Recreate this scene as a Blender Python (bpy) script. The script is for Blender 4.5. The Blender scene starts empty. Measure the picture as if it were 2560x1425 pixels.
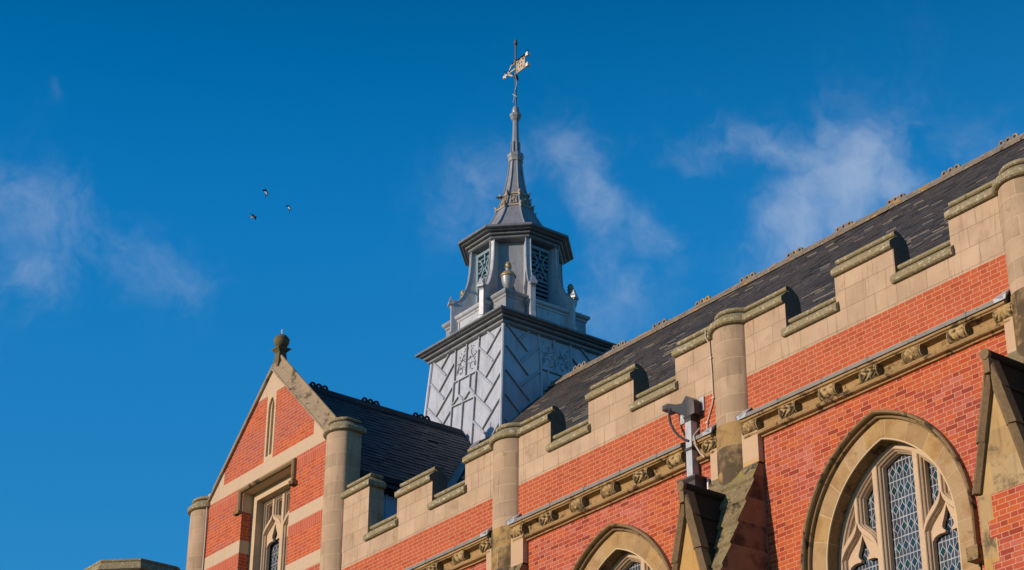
import bpy, math, random
from mathutils import Vector, Matrix, noise as mnoise
from mathutils.geometry import tessellate_polygon
random.seed(7)
PI = math.pi
sc = bpy.context.scene
COL = sc.collection

# ------------------------------------------------------------------ camera
YAW, PITCH, ROLL = math.radians(53.078), math.radians(27.130), math.radians(0.4163)
f0 = Vector((-math.sin(YAW), math.cos(YAW), 0)); r0 = Vector((math.cos(YAW), math.sin(YAW), 0)); up0 = Vector((0, 0, 1))
fw = f0 * math.cos(PITCH) + up0 * math.sin(PITCH); uu = -f0 * math.sin(PITCH) + up0 * math.cos(PITCH)
rr = r0 * math.cos(ROLL) + uu * math.sin(ROLL); u2 = -r0 * math.sin(ROLL) + uu * math.cos(ROLL)
cd = bpy.data.cameras.new("camera"); cam = bpy.data.objects.new("camera", cd); COL.objects.link(cam)
cam.matrix_world = Matrix(((rr.x, u2.x, -fw.x, 0), (rr.y, u2.y, -fw.y, -20.5), (rr.z, u2.z, -fw.z, 1.65), (0, 0, 0, 1)))
cd.sensor_width = 36; cd.lens = 36 * 4970.68 / 2560; cd.clip_start = .1; cd.clip_end = 20000
sc.camera = cam

# ------------------------------------------------------------------ light, sky, exposure
SUN_EL, SUN_AZ = math.radians(14.5), math.radians(192.8)
world = bpy.data.worlds.new("World"); sc.world = world; world.use_nodes = True
wt = world.node_tree; wt.nodes.clear()
def wn(t, **kw):
    n = wt.nodes.new(t)
    for k, v in kw.items():
        if k.startswith('i_'):
            key = k[2:]; key = int(key) if key.isdigit() else key
            if hasattr(v, 'is_output'): wt.links.new(v, n.inputs[key])
            else: n.inputs[key].default_value = v
        else: setattr(n, k, v)
    return n
def wm(op, a, b=0.0):
    n = wt.nodes.new('ShaderNodeMath'); n.operation = op
    for i, v in enumerate((a, b)):
        if hasattr(v, 'is_output'): wt.links.new(v, n.inputs[i])
        else: n.inputs[i].default_value = v
    return n.outputs[0]
sky = wn('ShaderNodeTexSky', sky_type='NISHITA', sun_disc=False, sun_elevation=SUN_EL, sun_rotation=SUN_AZ,
         altitude=60, air_density=1.0, dust_density=0.3, ozone_density=2.5)
# the photograph's deep clear blue: each channel of the sky graded on its own
sp_ = wn('ShaderNodeSeparateColor', i_0=sky.outputs[0])
sr = wm('MULTIPLY', wm('MAXIMUM', wm('SUBTRACT', sp_.outputs[0], .64), 0.0), .70)
sg_ = wm('MULTIPLY', wm('POWER', sp_.outputs[1], .74), 1.88)
sb_ = wm('MULTIPLY', wm('POWER', sp_.outputs[2], .42), 4.4)
sz_ = wn('ShaderNodeSeparateXYZ', i_0=wn('ShaderNodeTexCoord').outputs['Generated'])
zen = wn('ShaderNodeMapRange', interpolation_type='SMOOTHSTEP', i_0=sz_.outputs[2], i_1=.46, i_2=.66, i_3=1.04, i_4=.55)
sm = wn('ShaderNodeCombineColor', i_0=wm('MULTIPLY', sr, zen.outputs[0]), i_1=wm('MULTIPLY', sg_, zen.outputs[0]), i_2=wm('MULTIPLY', sb_, zen.outputs[0]))
tc = wn('ShaderNodeTexCoord'); dirv = tc.outputs['Generated']
warp = wn('ShaderNodeTexNoise', i_Vector=dirv, i_Scale=11.0, i_Detail=4.0, i_Roughness=.6)
wv = wn('ShaderNodeVectorMath', operation='MULTIPLY_ADD', i_0=warp.outputs['Color'], i_1=(.075, .075, .075), i_2=dirv)
n1 = wn('ShaderNodeTexNoise', i_Vector=wv.outputs[0], i_Scale=34.0, i_Detail=12.0, i_Roughness=.64, i_Lacunarity=2.1)
n2 = wn('ShaderNodeTexNoise', i_Vector=wv.outputs[0], i_Scale=12.0, i_Detail=6.0)
def sky_dir(az, el):     # compass bearing and height above the horizon, in degrees
    a, e = math.radians(az), math.radians(el); return Vector((math.sin(a) * math.cos(e), math.cos(a) * math.cos(e), math.sin(e)))
CLOUD_COL = (7.2, 8.2, 10.0, 1)
CLOUDS = [  # bearing, height, tilt, half length, half width (degrees), strength
    (-69.01, 28.07, -30, 2.16, 1.02, 0.48), (-66.72, 27.77, -25, 2.16, 0.86, 0.44), (-64.14, 27.22, -30, 1.40, 0.65, 0.34),
    (-68.83, 26.06, 40, 1.40, 1.15, 0.42), (-68.82, 25.16, 10, 0.76, 0.73, 0.27), (-50.58, 29.69, -62, 1.90, 0.79, 0.62),
    (-54.02, 29.45, 50, 1.52, 0.79, 0.48), (-54.54, 28.76, 70, 1.01, 0.58, 0.39), (-51.50, 30.84, 20, 1.40, 0.65, 0.32),
    (-48.77, 28.50, -40, 1.40, 0.86, 0.42), (-50.25, 26.23, 20, 1.90, 1.01, 0.39), (-50.23, 27.38, 70, 1.52, 0.86, 0.35),
    (-41.91, 29.86, 60, 1.99, 1.26, 0.88), (-43.30, 30.42, -25, 2.25, 0.79, 0.67), (-40.64, 29.76, -60, 1.72, 0.93, 0.73),
    (-43.95, 28.64, 50, 1.99, 1.06, 0.76), (-42.33, 31.03, 70, 0.93, 0.72, 0.61), (-46.17, 30.82, -10, 1.46, 0.60, 0.47),
    (-38.10, 30.63, -25, 1.32, 0.60, 0.42), (-38.93, 31.18, 20, 1.06, 0.46, 0.28), (-68.85, 31.36, -60, 0.27, 0.14, 0.19),
    (-46.88, 32.45, 60, 0.67, 0.40, 0.20)]
acc = None
for az, el, an, la, lb, st in CLOUDS:
    c_ = sky_dir(az, el); east = Vector((c_.y, -c_.x, 0)).normalized(); nor = c_.cross(east) * -1
    if nor.z < 0: nor = -nor
    ca, sa = math.cos(math.radians(an)), math.sin(math.radians(an))
    A, B = (east * ca + nor * sa) / math.radians(la), (nor * ca - east * sa) / math.radians(lb)
    q_ = None
    for V in (A, B):
        d_ = wn('ShaderNodeVectorMath', operation='DOT_PRODUCT', i_0=wv.outputs[0], i_1=V).outputs['Value']
        d_ = wm('SUBTRACT', d_, V.dot(c_ + Vector((.0375, .0375, .0375)))); d_ = wm('MULTIPLY', d_, d_); q_ = d_ if q_ is None else wm('ADD', q_, d_)
    g_ = wm('MULTIPLY', wm('EXPONENT', wm('MULTIPLY', q_, -0.62)), st)
    acc = g_ if acc is None else wm('MAXIMUM', acc, g_)
n3 = wn('ShaderNodeTexNoise', i_Vector=wv.outputs[0], i_Scale=75.0, i_Detail=8.0, i_Roughness=.6)
nz = wm('ADD', wm('ADD', wm('MULTIPLY', n1.outputs[0], .50), wm('MULTIPLY', n2.outputs[0], .38)), wm('MULTIPLY', n3.outputs[0], .12))
thr = wm('SUBTRACT', .60, wm('MULTIPLY', acc, .30))      # the denser the bank the fewer the gaps in it
fea = wn('ShaderNodeMapRange', interpolation_type='SMOOTHSTEP', i_0=wm('SUBTRACT', nz, thr), i_1=-.12, i_2=.36, i_3=0.0, i_4=1.0)
cl2 = wm('MULTIPLY', wm('SUBTRACT', 1.0, wm('EXPONENT', wm('MULTIPLY', wm('MULTIPLY', fea.outputs[0], acc), -1.35))), .80)
cmix = wn('ShaderNodeMix', data_type='RGBA', i_0=cl2, i_6=sm.outputs[0], i_7=CLOUD_COL)
bg = wn('ShaderNodeBackground', i_Color=cmix.outputs[2], i_Strength=0.075)
wt.links.new(bg.outputs[0], wn('ShaderNodeOutputWorld').inputs[0])

sd = bpy.data.lights.new("sun", 'SUN'); sun = bpy.data.objects.new("sun", sd); COL.objects.link(sun)
sd.energy = 4.45; sd.angle = math.radians(.53); sd.color = (1, .80, .63)
tosun = Vector((math.sin(SUN_AZ) * math.cos(SUN_EL), math.cos(SUN_AZ) * math.cos(SUN_EL), math.sin(SUN_EL)))
sun.rotation_euler = (-tosun).to_track_quat('-Z', 'Y').to_euler(); sun.location = (-20, -40, 40)
vs = sc.view_settings; vs.view_transform = 'Standard'; vs.look = 'None'; vs.exposure = 0.0; vs.gamma = 1; vs.use_curve_mapping = False

# ------------------------------------------------------------------ materials
class Mat:
    def __init__(s, name):
        s.m = bpy.data.materials.new(name); s.m.use_nodes = True; s.t = s.m.node_tree; s.t.nodes.clear()
        s.out = s.t.nodes.new('ShaderNodeOutputMaterial'); s.b = s.t.nodes.new('ShaderNodeBsdfPrincipled')
        s.t.links.new(s.b.outputs[0], s.out.inputs[0]); s.geo = s.t.nodes.new('ShaderNodeNewGeometry')
        s.pos = s.geo.outputs['Position']
    def put(s, sock, v):
        if hasattr(v, 'is_output'): s.t.links.new(v, sock)
        else: sock.default_value = v
    def node(s, t, ins=(), **props):
        n = s.t.nodes.new(t)
        for k, v in props.items(): setattr(n, k, v)
        for k, v in (ins.items() if isinstance(ins, dict) else enumerate(ins)): s.put(n.inputs[k], v)
        return n
    def mt(s, op, a, b=0.0, c=0.0): return s.node('ShaderNodeMath', (a, b, c), operation=op).outputs[0]
    def mix(s, f, a, b, mode='MIX'):
        c = lambda v: (*v, 1) if isinstance(v, tuple) and len(v) == 3 else v
        return s.node('ShaderNodeMix', {0: f, 6: c(a), 7: c(b)}, data_type='RGBA', blend_type=mode).outputs[2]
    def noise(s, scale, detail=4, rough=.55, vec=None, stretch=None):
        v = vec if vec is not None else s.pos
        if stretch: v = s.node('ShaderNodeVectorMath', (v, stretch), operation='MULTIPLY').outputs[0]
        return s.node('ShaderNodeTexNoise', {'Vector': v, 'Scale': scale, 'Detail': detail, 'Roughness': rough}).outputs[0]
    def step(s, v, a, b, lo=0.0, hi=1.0):
        return s.node('ShaderNodeMapRange', (v, a, b, lo, hi), interpolation_type='SMOOTHSTEP').outputs[0]
    def white(s, x, y): return s.node('ShaderNodeTexWhiteNoise', {'Vector': s.node('ShaderNodeCombineXYZ', (x, y, 0.0)).outputs[0]}, noise_dimensions='3D')
    def ramp(s, f, cols, const=False):
        n = s.t.nodes.new('ShaderNodeValToRGB'); e = n.color_ramp.elements
        if const: n.color_ramp.interpolation = 'CONSTANT'
        for i, c in enumerate(cols):
            p = i / max(1, len(cols) - 1) if not const else i / len(cols)
            if i < 2: e[i].position = p; e[i].color = (*c, 1)
            else: q = e.new(p); q.color = (*c, 1)
        s.put(n.inputs[0], f); return n.outputs[0]
    def bump(s, h, st=.5, d=.02):
        n = s.node('ShaderNodeBump', {'Strength': st, 'Distance': d, 'Height': h}); s.t.links.new(n.outputs[0], s.b.inputs['Normal'])
    def fin(s, col, rough=.85, spec=.25, metal=0.0):
        s.put(s.b.inputs['Base Color'], (*col, 1) if isinstance(col, tuple) and len(col) == 3 else col)
        s.put(s.b.inputs['Roughness'], rough); s.put(s.b.inputs['Specular IOR Level'], spec); s.put(s.b.inputs['Metallic'], metal); return s.m
    def uz(s):
        p = s.node('ShaderNodeSeparateXYZ', (s.pos,)).outputs; n = s.node('ShaderNodeSeparateXYZ', (s.geo.outputs['True Normal'],)).outputs
        side = s.mt('GREATER_THAN', s.mt('ABSOLUTE', n[0]), .75)
        return s.mt('ADD', s.mt('MULTIPLY', p[0], s.mt('SUBTRACT', 1.0, side)), s.mt('MULTIPLY', p[1], side)), p[2]

def masonry(name, ch, per, split, cols, joint, jw, z0=0.0, shift=.5, jitter=0.0, swap=False, blotch=.25, dirt=None, dirt_amt=.0,
            rough=.9, clump=0.0, cols2=None, c2s=(1, 1, 1), lich=None, streak=0.0, soft=.5):
    M = Mat(name); u, z = M.uz()
    if swap: u, z = z, u
    zz = M.mt('DIVIDE', M.mt('SUBTRACT', z, z0), ch); row = M.mt('FLOOR', zz); fz = M.mt('FRACT', zz)
    par = M.mt('MODULO', M.mt('ABSOLUTE', row), 2.0)
    off = M.mt('MULTIPLY', par, shift)
    if jitter: off = M.mt('ADD', off, M.mt('MULTIPLY', M.white(row, 3.3).outputs[0], jitter))
    q = M.mt('ADD', M.mt('DIVIDE', u, per), off); ip = M.mt('FLOOR', q); fu = M.mt('FRACT', q)
    d1 = M.mt('MINIMUM', fu, M.mt('SUBTRACT', 1.0, fu)); bid = ip
    if split:
        d1 = M.mt('MINIMUM', d1, M.mt('ABSOLUTE', M.mt('SUBTRACT', fu, split)))
        bid = M.mt('ADD', M.mt('MULTIPLY', ip, 2.0), M.mt('GREATER_THAN', fu, split))
    d = M.mt('MINIMUM', M.mt('MULTIPLY', d1, per), M.mt('MULTIPLY', M.mt('MINIMUM', fz, M.mt('SUBTRACT', 1.0, fz)), ch))
    wob = M.mt('MULTIPLY', M.mt('SUBTRACT', M.noise(60, 2), .5), jw * .8)
    j = M.step(M.mt('ADD', d, wob), jw * (1 - soft), jw * (1 + soft), 1.0, 0.0)
    rnd = M.white(bid, row).outputs[0]
    if clump: rnd = M.mt('ADD', M.mt('MULTIPLY', rnd, 1 - clump), M.mt('MULTIPLY', M.step(M.noise(1.1, 3), .35, .65), clump))
    c = M.ramp(rnd, cols)
    if cols2: c = M.mix(M.step(M.mt('ADD', M.noise(.62, 5, .6, stretch=c2s), M.mt('MULTIPLY', M.white(bid, M.mt('ADD', row, 71.3)).outputs[0], .12)), .50, .62), c, M.ramp(rnd, cols2))
    big = M.step(M.noise(1.7, 5, .6), .3, .72)
    c = M.mix(M.mt('MULTIPLY', big, blotch), c, M.mix(1.0, c, (.62, .60, .58), 'MULTIPLY'))
    grain = M.noise(38, 4, .7)
    c = M.mix(.32, c, M.mix(1.0, c, M.ramp(grain, [(.55, .55, .55), (1.35, 1.35, 1.35)]), 'MULTIPLY'))
    c = M.mix(j, c, joint)
    if streak:
        s_ = M.step(M.noise(3.0, 4, .6, stretch=(5.0, 5.0, .35)), .52, .75)
        c = M.mix(M.mt('MULTIPLY', s_, streak), c, M.mix(1.0, c, (.45, .42, .38), 'MULTIPLY'))
    if dirt:
        st = M.step(M.mt('ADD', M.noise(2.6, 6, .68), M.mt('MULTIPLY', M.mt('SUBTRACT', rnd, .5), .22)), .62 - dirt_amt * .36, .80 - dirt_amt * .30)
        c = M.mix(M.mt('MULTIPLY', st, .88), c, dirt)
    if lich:
        l_ = M.step(M.noise(7.0, 5, .65), .64, .70)
        c = M.mix(M.mt('MULTIPLY', l_, .7), c, lich)
    M.bump(M.mt('ADD', M.mt('MULTIPLY', M.mt('SUBTRACT', 1.0, j), .6), M.mt('MULTIPLY', grain, .35)), .45, .012)
    return M.fin(c, rough, .2)

MA = {}
CH = .0759
JC = (.53, .30, .175)
MA['brick'] = masonry('facing_brick_mixed', CH, .348, .655, [(0.2643, 0.0394, 0.024), (0.401, 0.0694, 0.028), (0.4466, 0.0918, 0.0321), (0.483, 0.1105, 0.0341), (0.4284, 0.0806, 0.0301)], JC, .0046, z0=14.93, blotch=.22, streak=.28, cols2=[(.24, .042, .032), (.34, .060, .040), (.42, .090, .058), (.46, .135, .10), (.36, .070, .052), (.47, .096, .046), (.28, .046, .034)])
MA['brick_new'] = masonry('facing_brick_even', CH, .348, .655, [(0.3554, 0.0694, 0.0321), (0.4101, 0.0862, 0.0381), (0.4466, 0.0974, 0.0401), (0.401, 0.0956, 0.0522)], JC, .0046, z0=14.93, blotch=.22, streak=.22, clump=.3)
MA['brick_gable'] = masonry('gable_brick', .0753, .348, .655, [(.38, .066, .028), (.46, .088, .032), (.52, .108, .034), (.43, .082, .034), (.41, .074, .036)], (.52, .29, .17), .0046, z0=16.81, blotch=.2, streak=.2, c2s=(.25, .25, 2.2), cols2=[(.33, .070, .05), (.40, .10, .070), (.36, .082, .058), (.43, .092, .045)])
MA['soldier'] = masonry('soldier_brick', CH, .30, None, [(.38, .075, .040), (.44, .092, .042), (.42, .10, .06)], (.50, .27, .19), .0058, swap=True, shift=0, blotch=.12)
MA['ashlar'] = masonry('ashlar_stone', .32, 1.02, .42, [(0.4462, 0.3149, 0.2107), (0.485, 0.3478, 0.2352), (0.5141, 0.3713, 0.2597), (0.4559, 0.329, 0.2303)], (.25, .18, .12), .0042, z0=15.29, jitter=.7, shift=.5, blotch=.50, streak=.55, dirt=(.30, .205, .115), dirt_amt=.06)
MA['pier'] = masonry('pier_stone', .32, 1.4, None, [(0.4268, 0.3055, 0.2009), (0.485, 0.3478, 0.2352), (0.388, 0.282, 0.1911), (0.4559, 0.329, 0.2156)], (.52, .40, .25), .0048, z0=15.29, jitter=.9, blotch=.5, streak=.5, dirt=(.24, .165, .095), dirt_amt=.04)
MA['old'] = masonry('weathered_stone', .40, 1.1, None, [(.36, .235, .105), (.44, .28, .11), (.30, .205, .11), (.42, .30, .17)], (.44, .34, .19), .006, z0=12.98, jitter=.9, blotch=.5, dirt=(.060, .044, .028), dirt_amt=.76, lich=(.36, .25, .09))
MA['butt'] = masonry('buttress_stone', .42, 1.0, None, [(.45, .27, .09), (.50, .34, .15), (.40, .27, .13), (.47, .36, .21)], (.40, .29, .15), .006, z0=11.02, jitter=.9, blotch=.35, dirt=(.075, .057, .036), dirt_amt=.16, streak=.45)
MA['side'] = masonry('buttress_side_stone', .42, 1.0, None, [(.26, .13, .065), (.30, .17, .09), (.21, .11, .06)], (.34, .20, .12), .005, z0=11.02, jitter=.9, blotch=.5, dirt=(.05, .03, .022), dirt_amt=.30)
MA['quoin'] = masonry('quoin_stone', .42, 3.0, None, [(0.53, 0.38, 0.26), (0.5, 0.342, 0.22), (0.52, 0.323, 0.14)], (.42, .32, .2), .005, z0=13.0, jitter=.3, blotch=.15)
MA['band'] = masonry('band_stone', 5.0, .95, None, [(0.485, 0.3619, 0.2499), (0.5238, 0.3948, 0.2793), (0.5044, 0.376, 0.2646)], (.44, .34, .23), .004, z0=.35, blotch=.12, streak=.12)

def stone(name, base, var=.3, grain=30, dark=None, damt=0.0, spots=None, spots2=None, rough=.9, lev=.66, scale=5.0, green=None, gs=.8):
    M = Mat(name); c = M.ramp(M.noise(1.6, 6, .6), [tuple(v * (1 - var) for v in base), base, tuple(v * (1 + var * .5) for v in base)])
    g = M.noise(grain, 5, .7)
    c = M.mix(gs, c, M.mix(1.0, c, M.ramp(g, [(.3, .3, .3), (1.6, 1.6, 1.6)]), 'MULTIPLY'))
    if green: c = M.mix(M.mt('MULTIPLY', M.step(M.noise(2.6, 5, .65), .46, .62), .55), c, green)
    if dark: c = M.mix(M.step(M.noise(scale, 7, .70), .66 - damt * .3, .74 - damt * .25), c, dark)
    if spots: c = M.mix(M.mt('MULTIPLY', M.step(M.noise(17, 6, .7), .54, .62), .8), c, spots)
    if spots2: c = M.mix(M.mt('MULTIPLY', M.step(M.noise(scale * .8, 5, .6, stretch=(1.3, 1.3, 1.3)), lev, lev + .05), .9), c, spots2)
    M.bump(g, .5, .012); return M.fin(c, rough, .2)
MA['coping'] = stone('lichened_coping_stone', (.27, .225, .135), .35, 26, (.085, .072, .042), .14, (.50, .46, .36), (.44, .22, .02), lev=.665, green=(.235, .20, .095))
MA['reveal'] = stone('dark_reveal_stone', (.24, .16, .075), .5, 18, (.045, .034, .022), .42, None, None, scale=2.6)  # darker than the arch face, with black stains
MA['tracery'] = stone('tracery_stone', (.52, .385, .26), .2, 26, (.30, .21, .13), .10, gs=.35)
MA['frame'] = stone('window_frame_stone', (.52, .395, .255), .18, 26, (.30, .22, .13), .08, gs=.4)
MA['voussoir'] = None
MA['hood'] = stone('hood_mould_stone', (.27, .185, .095), .4, 30, (.055, .042, .027), .48, None, None, scale=3.2)
MA['string'] = stone('string_course_stone', (.34, .215, .095), .4, 28, (.075, .05, .026), .45, None, None, scale=4.2)
def boss_mat():      # hollows of the carving coloured darker than the raised parts
    M = Mat('carved_boss_stone'); r = M.node('ShaderNodeAttribute', (), attribute_name='relief').outputs['Fac']
    g = M.noise(30, 5, .7); t = M.noise(2.2, 5, .6)
    hi = M.ramp(t, [(.26, .185, .10), (.44, .30, .135), (.38, .25, .105)]); r2 = M.mt('ADD', r, M.mt('MULTIPLY', M.mt('SUBTRACT', g, .5), .5))
    c = M.mix(M.step(r2, .34, .72), (.042, .032, .022), hi); c = M.mix(.6, c, M.mix(1.0, c, M.ramp(g, [(.4, .4, .4), (1.5, 1.5, 1.5)]), 'MULTIPLY'))
    return M.fin(c, .9, .2)
MA['boss'] = boss_mat()
MA['shaded_end'] = stone('shaded_blackened_stone', (.15, .118, .088), .35, 20, (.05, .048, .045), .25, None, None)  # blackened stone with the shade of the sunless ends put into its colour
MA['black'] = stone('blackened_gablet_stone', (.030, .022, .016), .5, 22, (.014, .011, .008), .2, None, (.10, .085, .02), lev=.70)
MA['rake'] = stone('gablet_coping_stone', (.20, .135, .072), .5, 20, (.05, .04, .026), .25, None, None)
MA['weath'] = stone('weathering_stone', (.20, .155, .085), .5, 16, (.045, .036, .024), .42, (.30, .25, .12), (.26, .21, .03), lev=.62)
MA['splay'] = stone('gable_coping_stone', (.34, .26, .17), .35, 26, (.11, .085, .06), .42, None, None, scale=3.0)
MA['finial'] = stone('mossy_finial_stone', (.15, .12, .06), .35, 26, (.06, .05, .03), .30, None, None)

def lead(name, base, streak=.35, rough=.5, metal=.25, stain=None):
    M = Mat(name); c = M.ramp(M.noise(3.5, 6, .62, stretch=(1.6, 1.6, .35)), [tuple(v * (1 - streak) for v in base), base, tuple(min(1, v * (1 + streak * .7)) for v in base)])
    g = M.noise(26, 4, .6, stretch=(2.2, 2.2, .25))
    c = M.mix(.4, c, M.mix(1.0, c, M.ramp(g, [(.55, .55, .58), (1.4, 1.4, 1.38)]), 'MULTIPLY'))
    if stain: c = M.mix(M.mt('MULTIPLY', M.step(M.noise(6, 6, .7), .58, .66), .8), c, stain)
    M.bump(M.noise(9, 4), .25, .02)
    return M.fin(c, M.step(g, .2, .8, rough - .1, rough + .15), .4, metal)
MA['lead'] = lead('weathered_lead', (.375, .405, .465), .48)
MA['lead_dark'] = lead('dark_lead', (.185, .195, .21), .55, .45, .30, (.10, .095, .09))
MA['lead_mid'] = lead('grey_lead', (.26, .272, .295), .5, .45, .25, (.15, .15, .155))
MA['flash'] = lead('lead_flashing', (.20, .188, .175), .4, .6, .05, (.10, .085, .07))
MA['lead_fin'] = lead('fin_lead', (.40, .42, .455), .5, .45, .25, (.24, .25, .27))
MA['blue_lead'] = lead('lead_clad_wall', (.34, .47, .58), .2, .45, .2)
def plain(name, c, rough=.5, metal=0.0, spec=.4, var=.25, sc_=14):
    M = Mat(name); return M.fin(M.ramp(M.noise(sc_, 5, .6), [tuple(v * (1 - var) for v in c), tuple(v * (1 + var) for v in c)]), rough, spec, metal)
MA['gold'] = plain('gilding', (.38, .28, .13), .5, .35, var=.5)
MA['gilt_pale'] = plain('worn_gilding', (.44, .36, .26), .65, .0, var=.45)
MA['white_metal'] = plain('pale_metal', (.72, .66, .60), .5)
MA['rod'] = plain('rusty_rod', (.13, .105, .075), .6, .2)
MA['pipe'] = plain('grey_pipe_paint', (.055, .048, .048), .42, .1)
MA['pipe_lead'] = lead('lead_pipe', (.40, .41, .43), .25, .42, .25)
MA['cable'] = plain('cable_sheath', (.52, .43, .36), .6)
MA['dark'] = plain('dark_interior', (.008, .009, .011), .8)
MA['gutter'] = plain('black_gutter', (.012, .012, .014), .6)
MA['louvre'] = plain('louvre_paint', (.16, .25, .30), .5)
MA['bird_dark'] = plain('dark_plumage', (.012, .012, .016), .6)
MA['bird_pale'] = plain('pale_plumage', (.52, .46, .40), .8)
MA['string_thread'] = plain('frayed_thread', (.5, .48, .45), .9)
MA['ridge'] = stone('ridge_tile_clay', (.20, .165, .13), .4, 30, (.07, .06, .05), .25, (.33, .29, .24), (.42, .23, .05), lev=.575, scale=3.0)
MA['ridge_dark'] = stone('dark_ridge_tile', (.035, .035, .04), .4, 30, (.015, .015, .018), .1, None, None)

def slate_mat(name, base, lich):
    M = Mat(name); r = M.geo.outputs['Random Per Island']
    c = M.ramp(r, [tuple(v * .55 for v in base), base, tuple(v * 1.25 for v in base), (base[0] * 1.35, base[1] * 1.2, base[2] * 1.1), tuple(v * .8 for v in base)])
    c = M.mix(.5, c, M.mix(1.0, c, M.ramp(M.noise(9, 5, .7), [(.5, .5, .5), (1.5, 1.5, 1.5)]), 'MULTIPLY'))
    if lich:
        a = M.step(M.noise(1.25, 6, .65, stretch=(.10, .5, 1.6)), .50, .64)
        b = M.step(M.noise(13, 5, .7, stretch=(.6, 1, 1.6)), .52, .60)
        c = M.mix(M.mt('MULTIPLY', M.mt('MULTIPLY', a, b), .8), c, lich)
        d_ = M.step(M.noise(21, 4, .7), .68, .72)
        c = M.mix(M.mt('MULTIPLY', d_, .8), c, (.30, .29, .27))
    M.bump(M.noise(30, 4), .3, .008)
    return M.fin(c, .55, .35)
MA['slate'] = slate_mat('roof_slate', (.055, .0505, .0485), (.19, .145, .085))
MA['tail'] = plain('pale_slate_tail', (.33, .29, .23), .9)  # pale tail edges, given to scattered slates
MA['slate_wing'] = slate_mat('dark_roof_slate', (.034, .038, .046), None)

def voussoir_mat():
    M = Mat('voussoir_stone'); r = M.geo.outputs['Random Per Island']
    c = M.ramp(r, [(.31, .20, .095), (.40, .275, .15), (.36, .25, .14), (.41, .26, .105), (.34, .235, .125)])
    g = M.noise(34, 5, .7, stretch=(1.3, 1.3, .7)); c = M.mix(.35, c, M.mix(1.0, c, M.ramp(g, [(.5, .5, .5), (1.4, 1.4, 1.4)]), 'MULTIPLY'))
    c = M.mix(M.mt('MULTIPLY', M.step(M.noise(2.6, 7, .68), .44, .64), .75), c, (.27, .150, .058))
    c = M.mix(M.mt('MULTIPLY', M.step(M.noise(4.6, 7, .7), .60, .70), .7), c, (.13, .085, .045))
    M.bump(g, .4, .01); return M.fin(c, .9, .2)
MA['voussoir'] = voussoir_mat()
MA['joint'] = plain('pale_mortar', (.52, .40, .25), .9, 0, .2, .1)

def glass_mat(name, ox, pw, ph):
    M = Mat(name); p = M.node('ShaderNodeSeparateXYZ', (M.pos,)).outputs
    u = M.mt('DIVIDE', M.mt('SUBTRACT', p[0], ox), pw); v = M.mt('DIVIDE', p[2], ph)
    fu, fv = M.mt('FRACT', u), M.mt('FRACT', v); iu, iv = M.mt('FLOOR', u), M.mt('FLOOR', v)
    au, av = M.mt('ABSOLUTE', M.mt('SUBTRACT', fu, .5)), M.mt('ABSOLUTE', M.mt('SUBTRACT', fv, .5))
    dv = M.mt('MULTIPLY', M.mt('SUBTRACT', .5, au), pw)                     # verticals between the rows of diamonds
    vert = M.mt('MULTIPLY', M.step(dv, .004, .010, 1.0, 0.0), M.mt('GREATER_THAN', av, .0))
    mid = M.mt('MULTIPLY', M.step(M.mt('MULTIPLY', au, pw), .003, .008, 1.0, 0.0), M.mt('GREATER_THAN', av, .29))
    bar = M.step(M.mt('MULTIPLY', M.mt('SUBTRACT', .5, av), ph), .004, .012, 1.0, 0.0)
    dia = M.mt('ADD', M.mt('DIVIDE', au, .44), M.mt('DIVIDE', av, .29))
    dl = M.step(M.mt('ABSOLUTE', M.mt('SUBTRACT', dia, 1.0)), .07, .15, 1.0, 0.0)
    cross = M.mt('MULTIPLY', M.step(M.mt('MULTIPLY', av, ph), .003, .008, 1.0, 0.0), M.mt('GREATER_THAN', dia, 1.0))
    ln = M.mt('MAXIMUM', M.mt('MAXIMUM', M.mt('MULTIPLY', vert, .9), bar), M.mt('MAXIMUM', M.mt('MAXIMUM', dl, mid), M.mt('MULTIPLY', cross, .5)))
    ins = M.mt('LESS_THAN', dia, 1.0)
    w = M.white(iu, iv).outputs[0]
    gc = M.mix(ins, M.ramp(w, [(.028, .035, .048), (.045, .055, .072), (.034, .045, .060)]), M.ramp(w, [(.006, .028, .036), (.010, .022, .042), (.004, .034, .034), (.012, .03, .055)]))
    gc = M.mix(M.mt('MULTIPLY', M.step(M.noise(1.9, 4, .6, stretch=(1, 1, 2.5)), .5, .7), .30), gc, (.075, .10, .14))
    c = M.mix(M.mt('MULTIPLY', ln, .85), gc, (.30, .32, .35))
    half = M.mt('GREATER_THAN', fu, .5)
    tilt = M.node('ShaderNodeVectorMath', (M.white(M.mt('ADD', M.mt('MULTIPLY', iu, 2.0), half), M.mt('ADD', M.mt('MULTIPLY', iv, 2.0), ins)).outputs[1], (.5, .5, .5)), operation='SUBTRACT').outputs[0]
    nn = M.node('ShaderNodeVectorMath', {0: tilt, 1: (.28, .28, .28), 2: M.geo.outputs['Normal']}, operation='MULTIPLY_ADD').outputs[0]
    M.put(M.b.inputs['Normal'], M.node('ShaderNodeVectorMath', (nn,), operation='NORMALIZE').outputs[0])
    return M.fin(c, M.mt('ADD', M.mt('MULTIPLY', ln, .4), .08), .6)
MA['glass'] = glass_mat('leaded_glass', -18.31, .135, .29)
MA['glass_wing'] = glass_mat('leaded_gable_glass', -36.70, .13, .25)

def ground_mat():
    M = Mat('gravel_and_grass'); a = M.step(M.noise(.08, 5), .45, .55)
    c = M.mix(a, (.22, .19, .15), (.07, .09, .03)); c = M.mix(.4, c, M.mix(1.0, c, M.ramp(M.noise(4, 6, .7), [(.5, .5, .5), (1.4, 1.4, 1.4)]), 'MULTIPLY'))
    return M.fin(c, .95, .1)
MA['ground'] = ground_mat()

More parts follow.
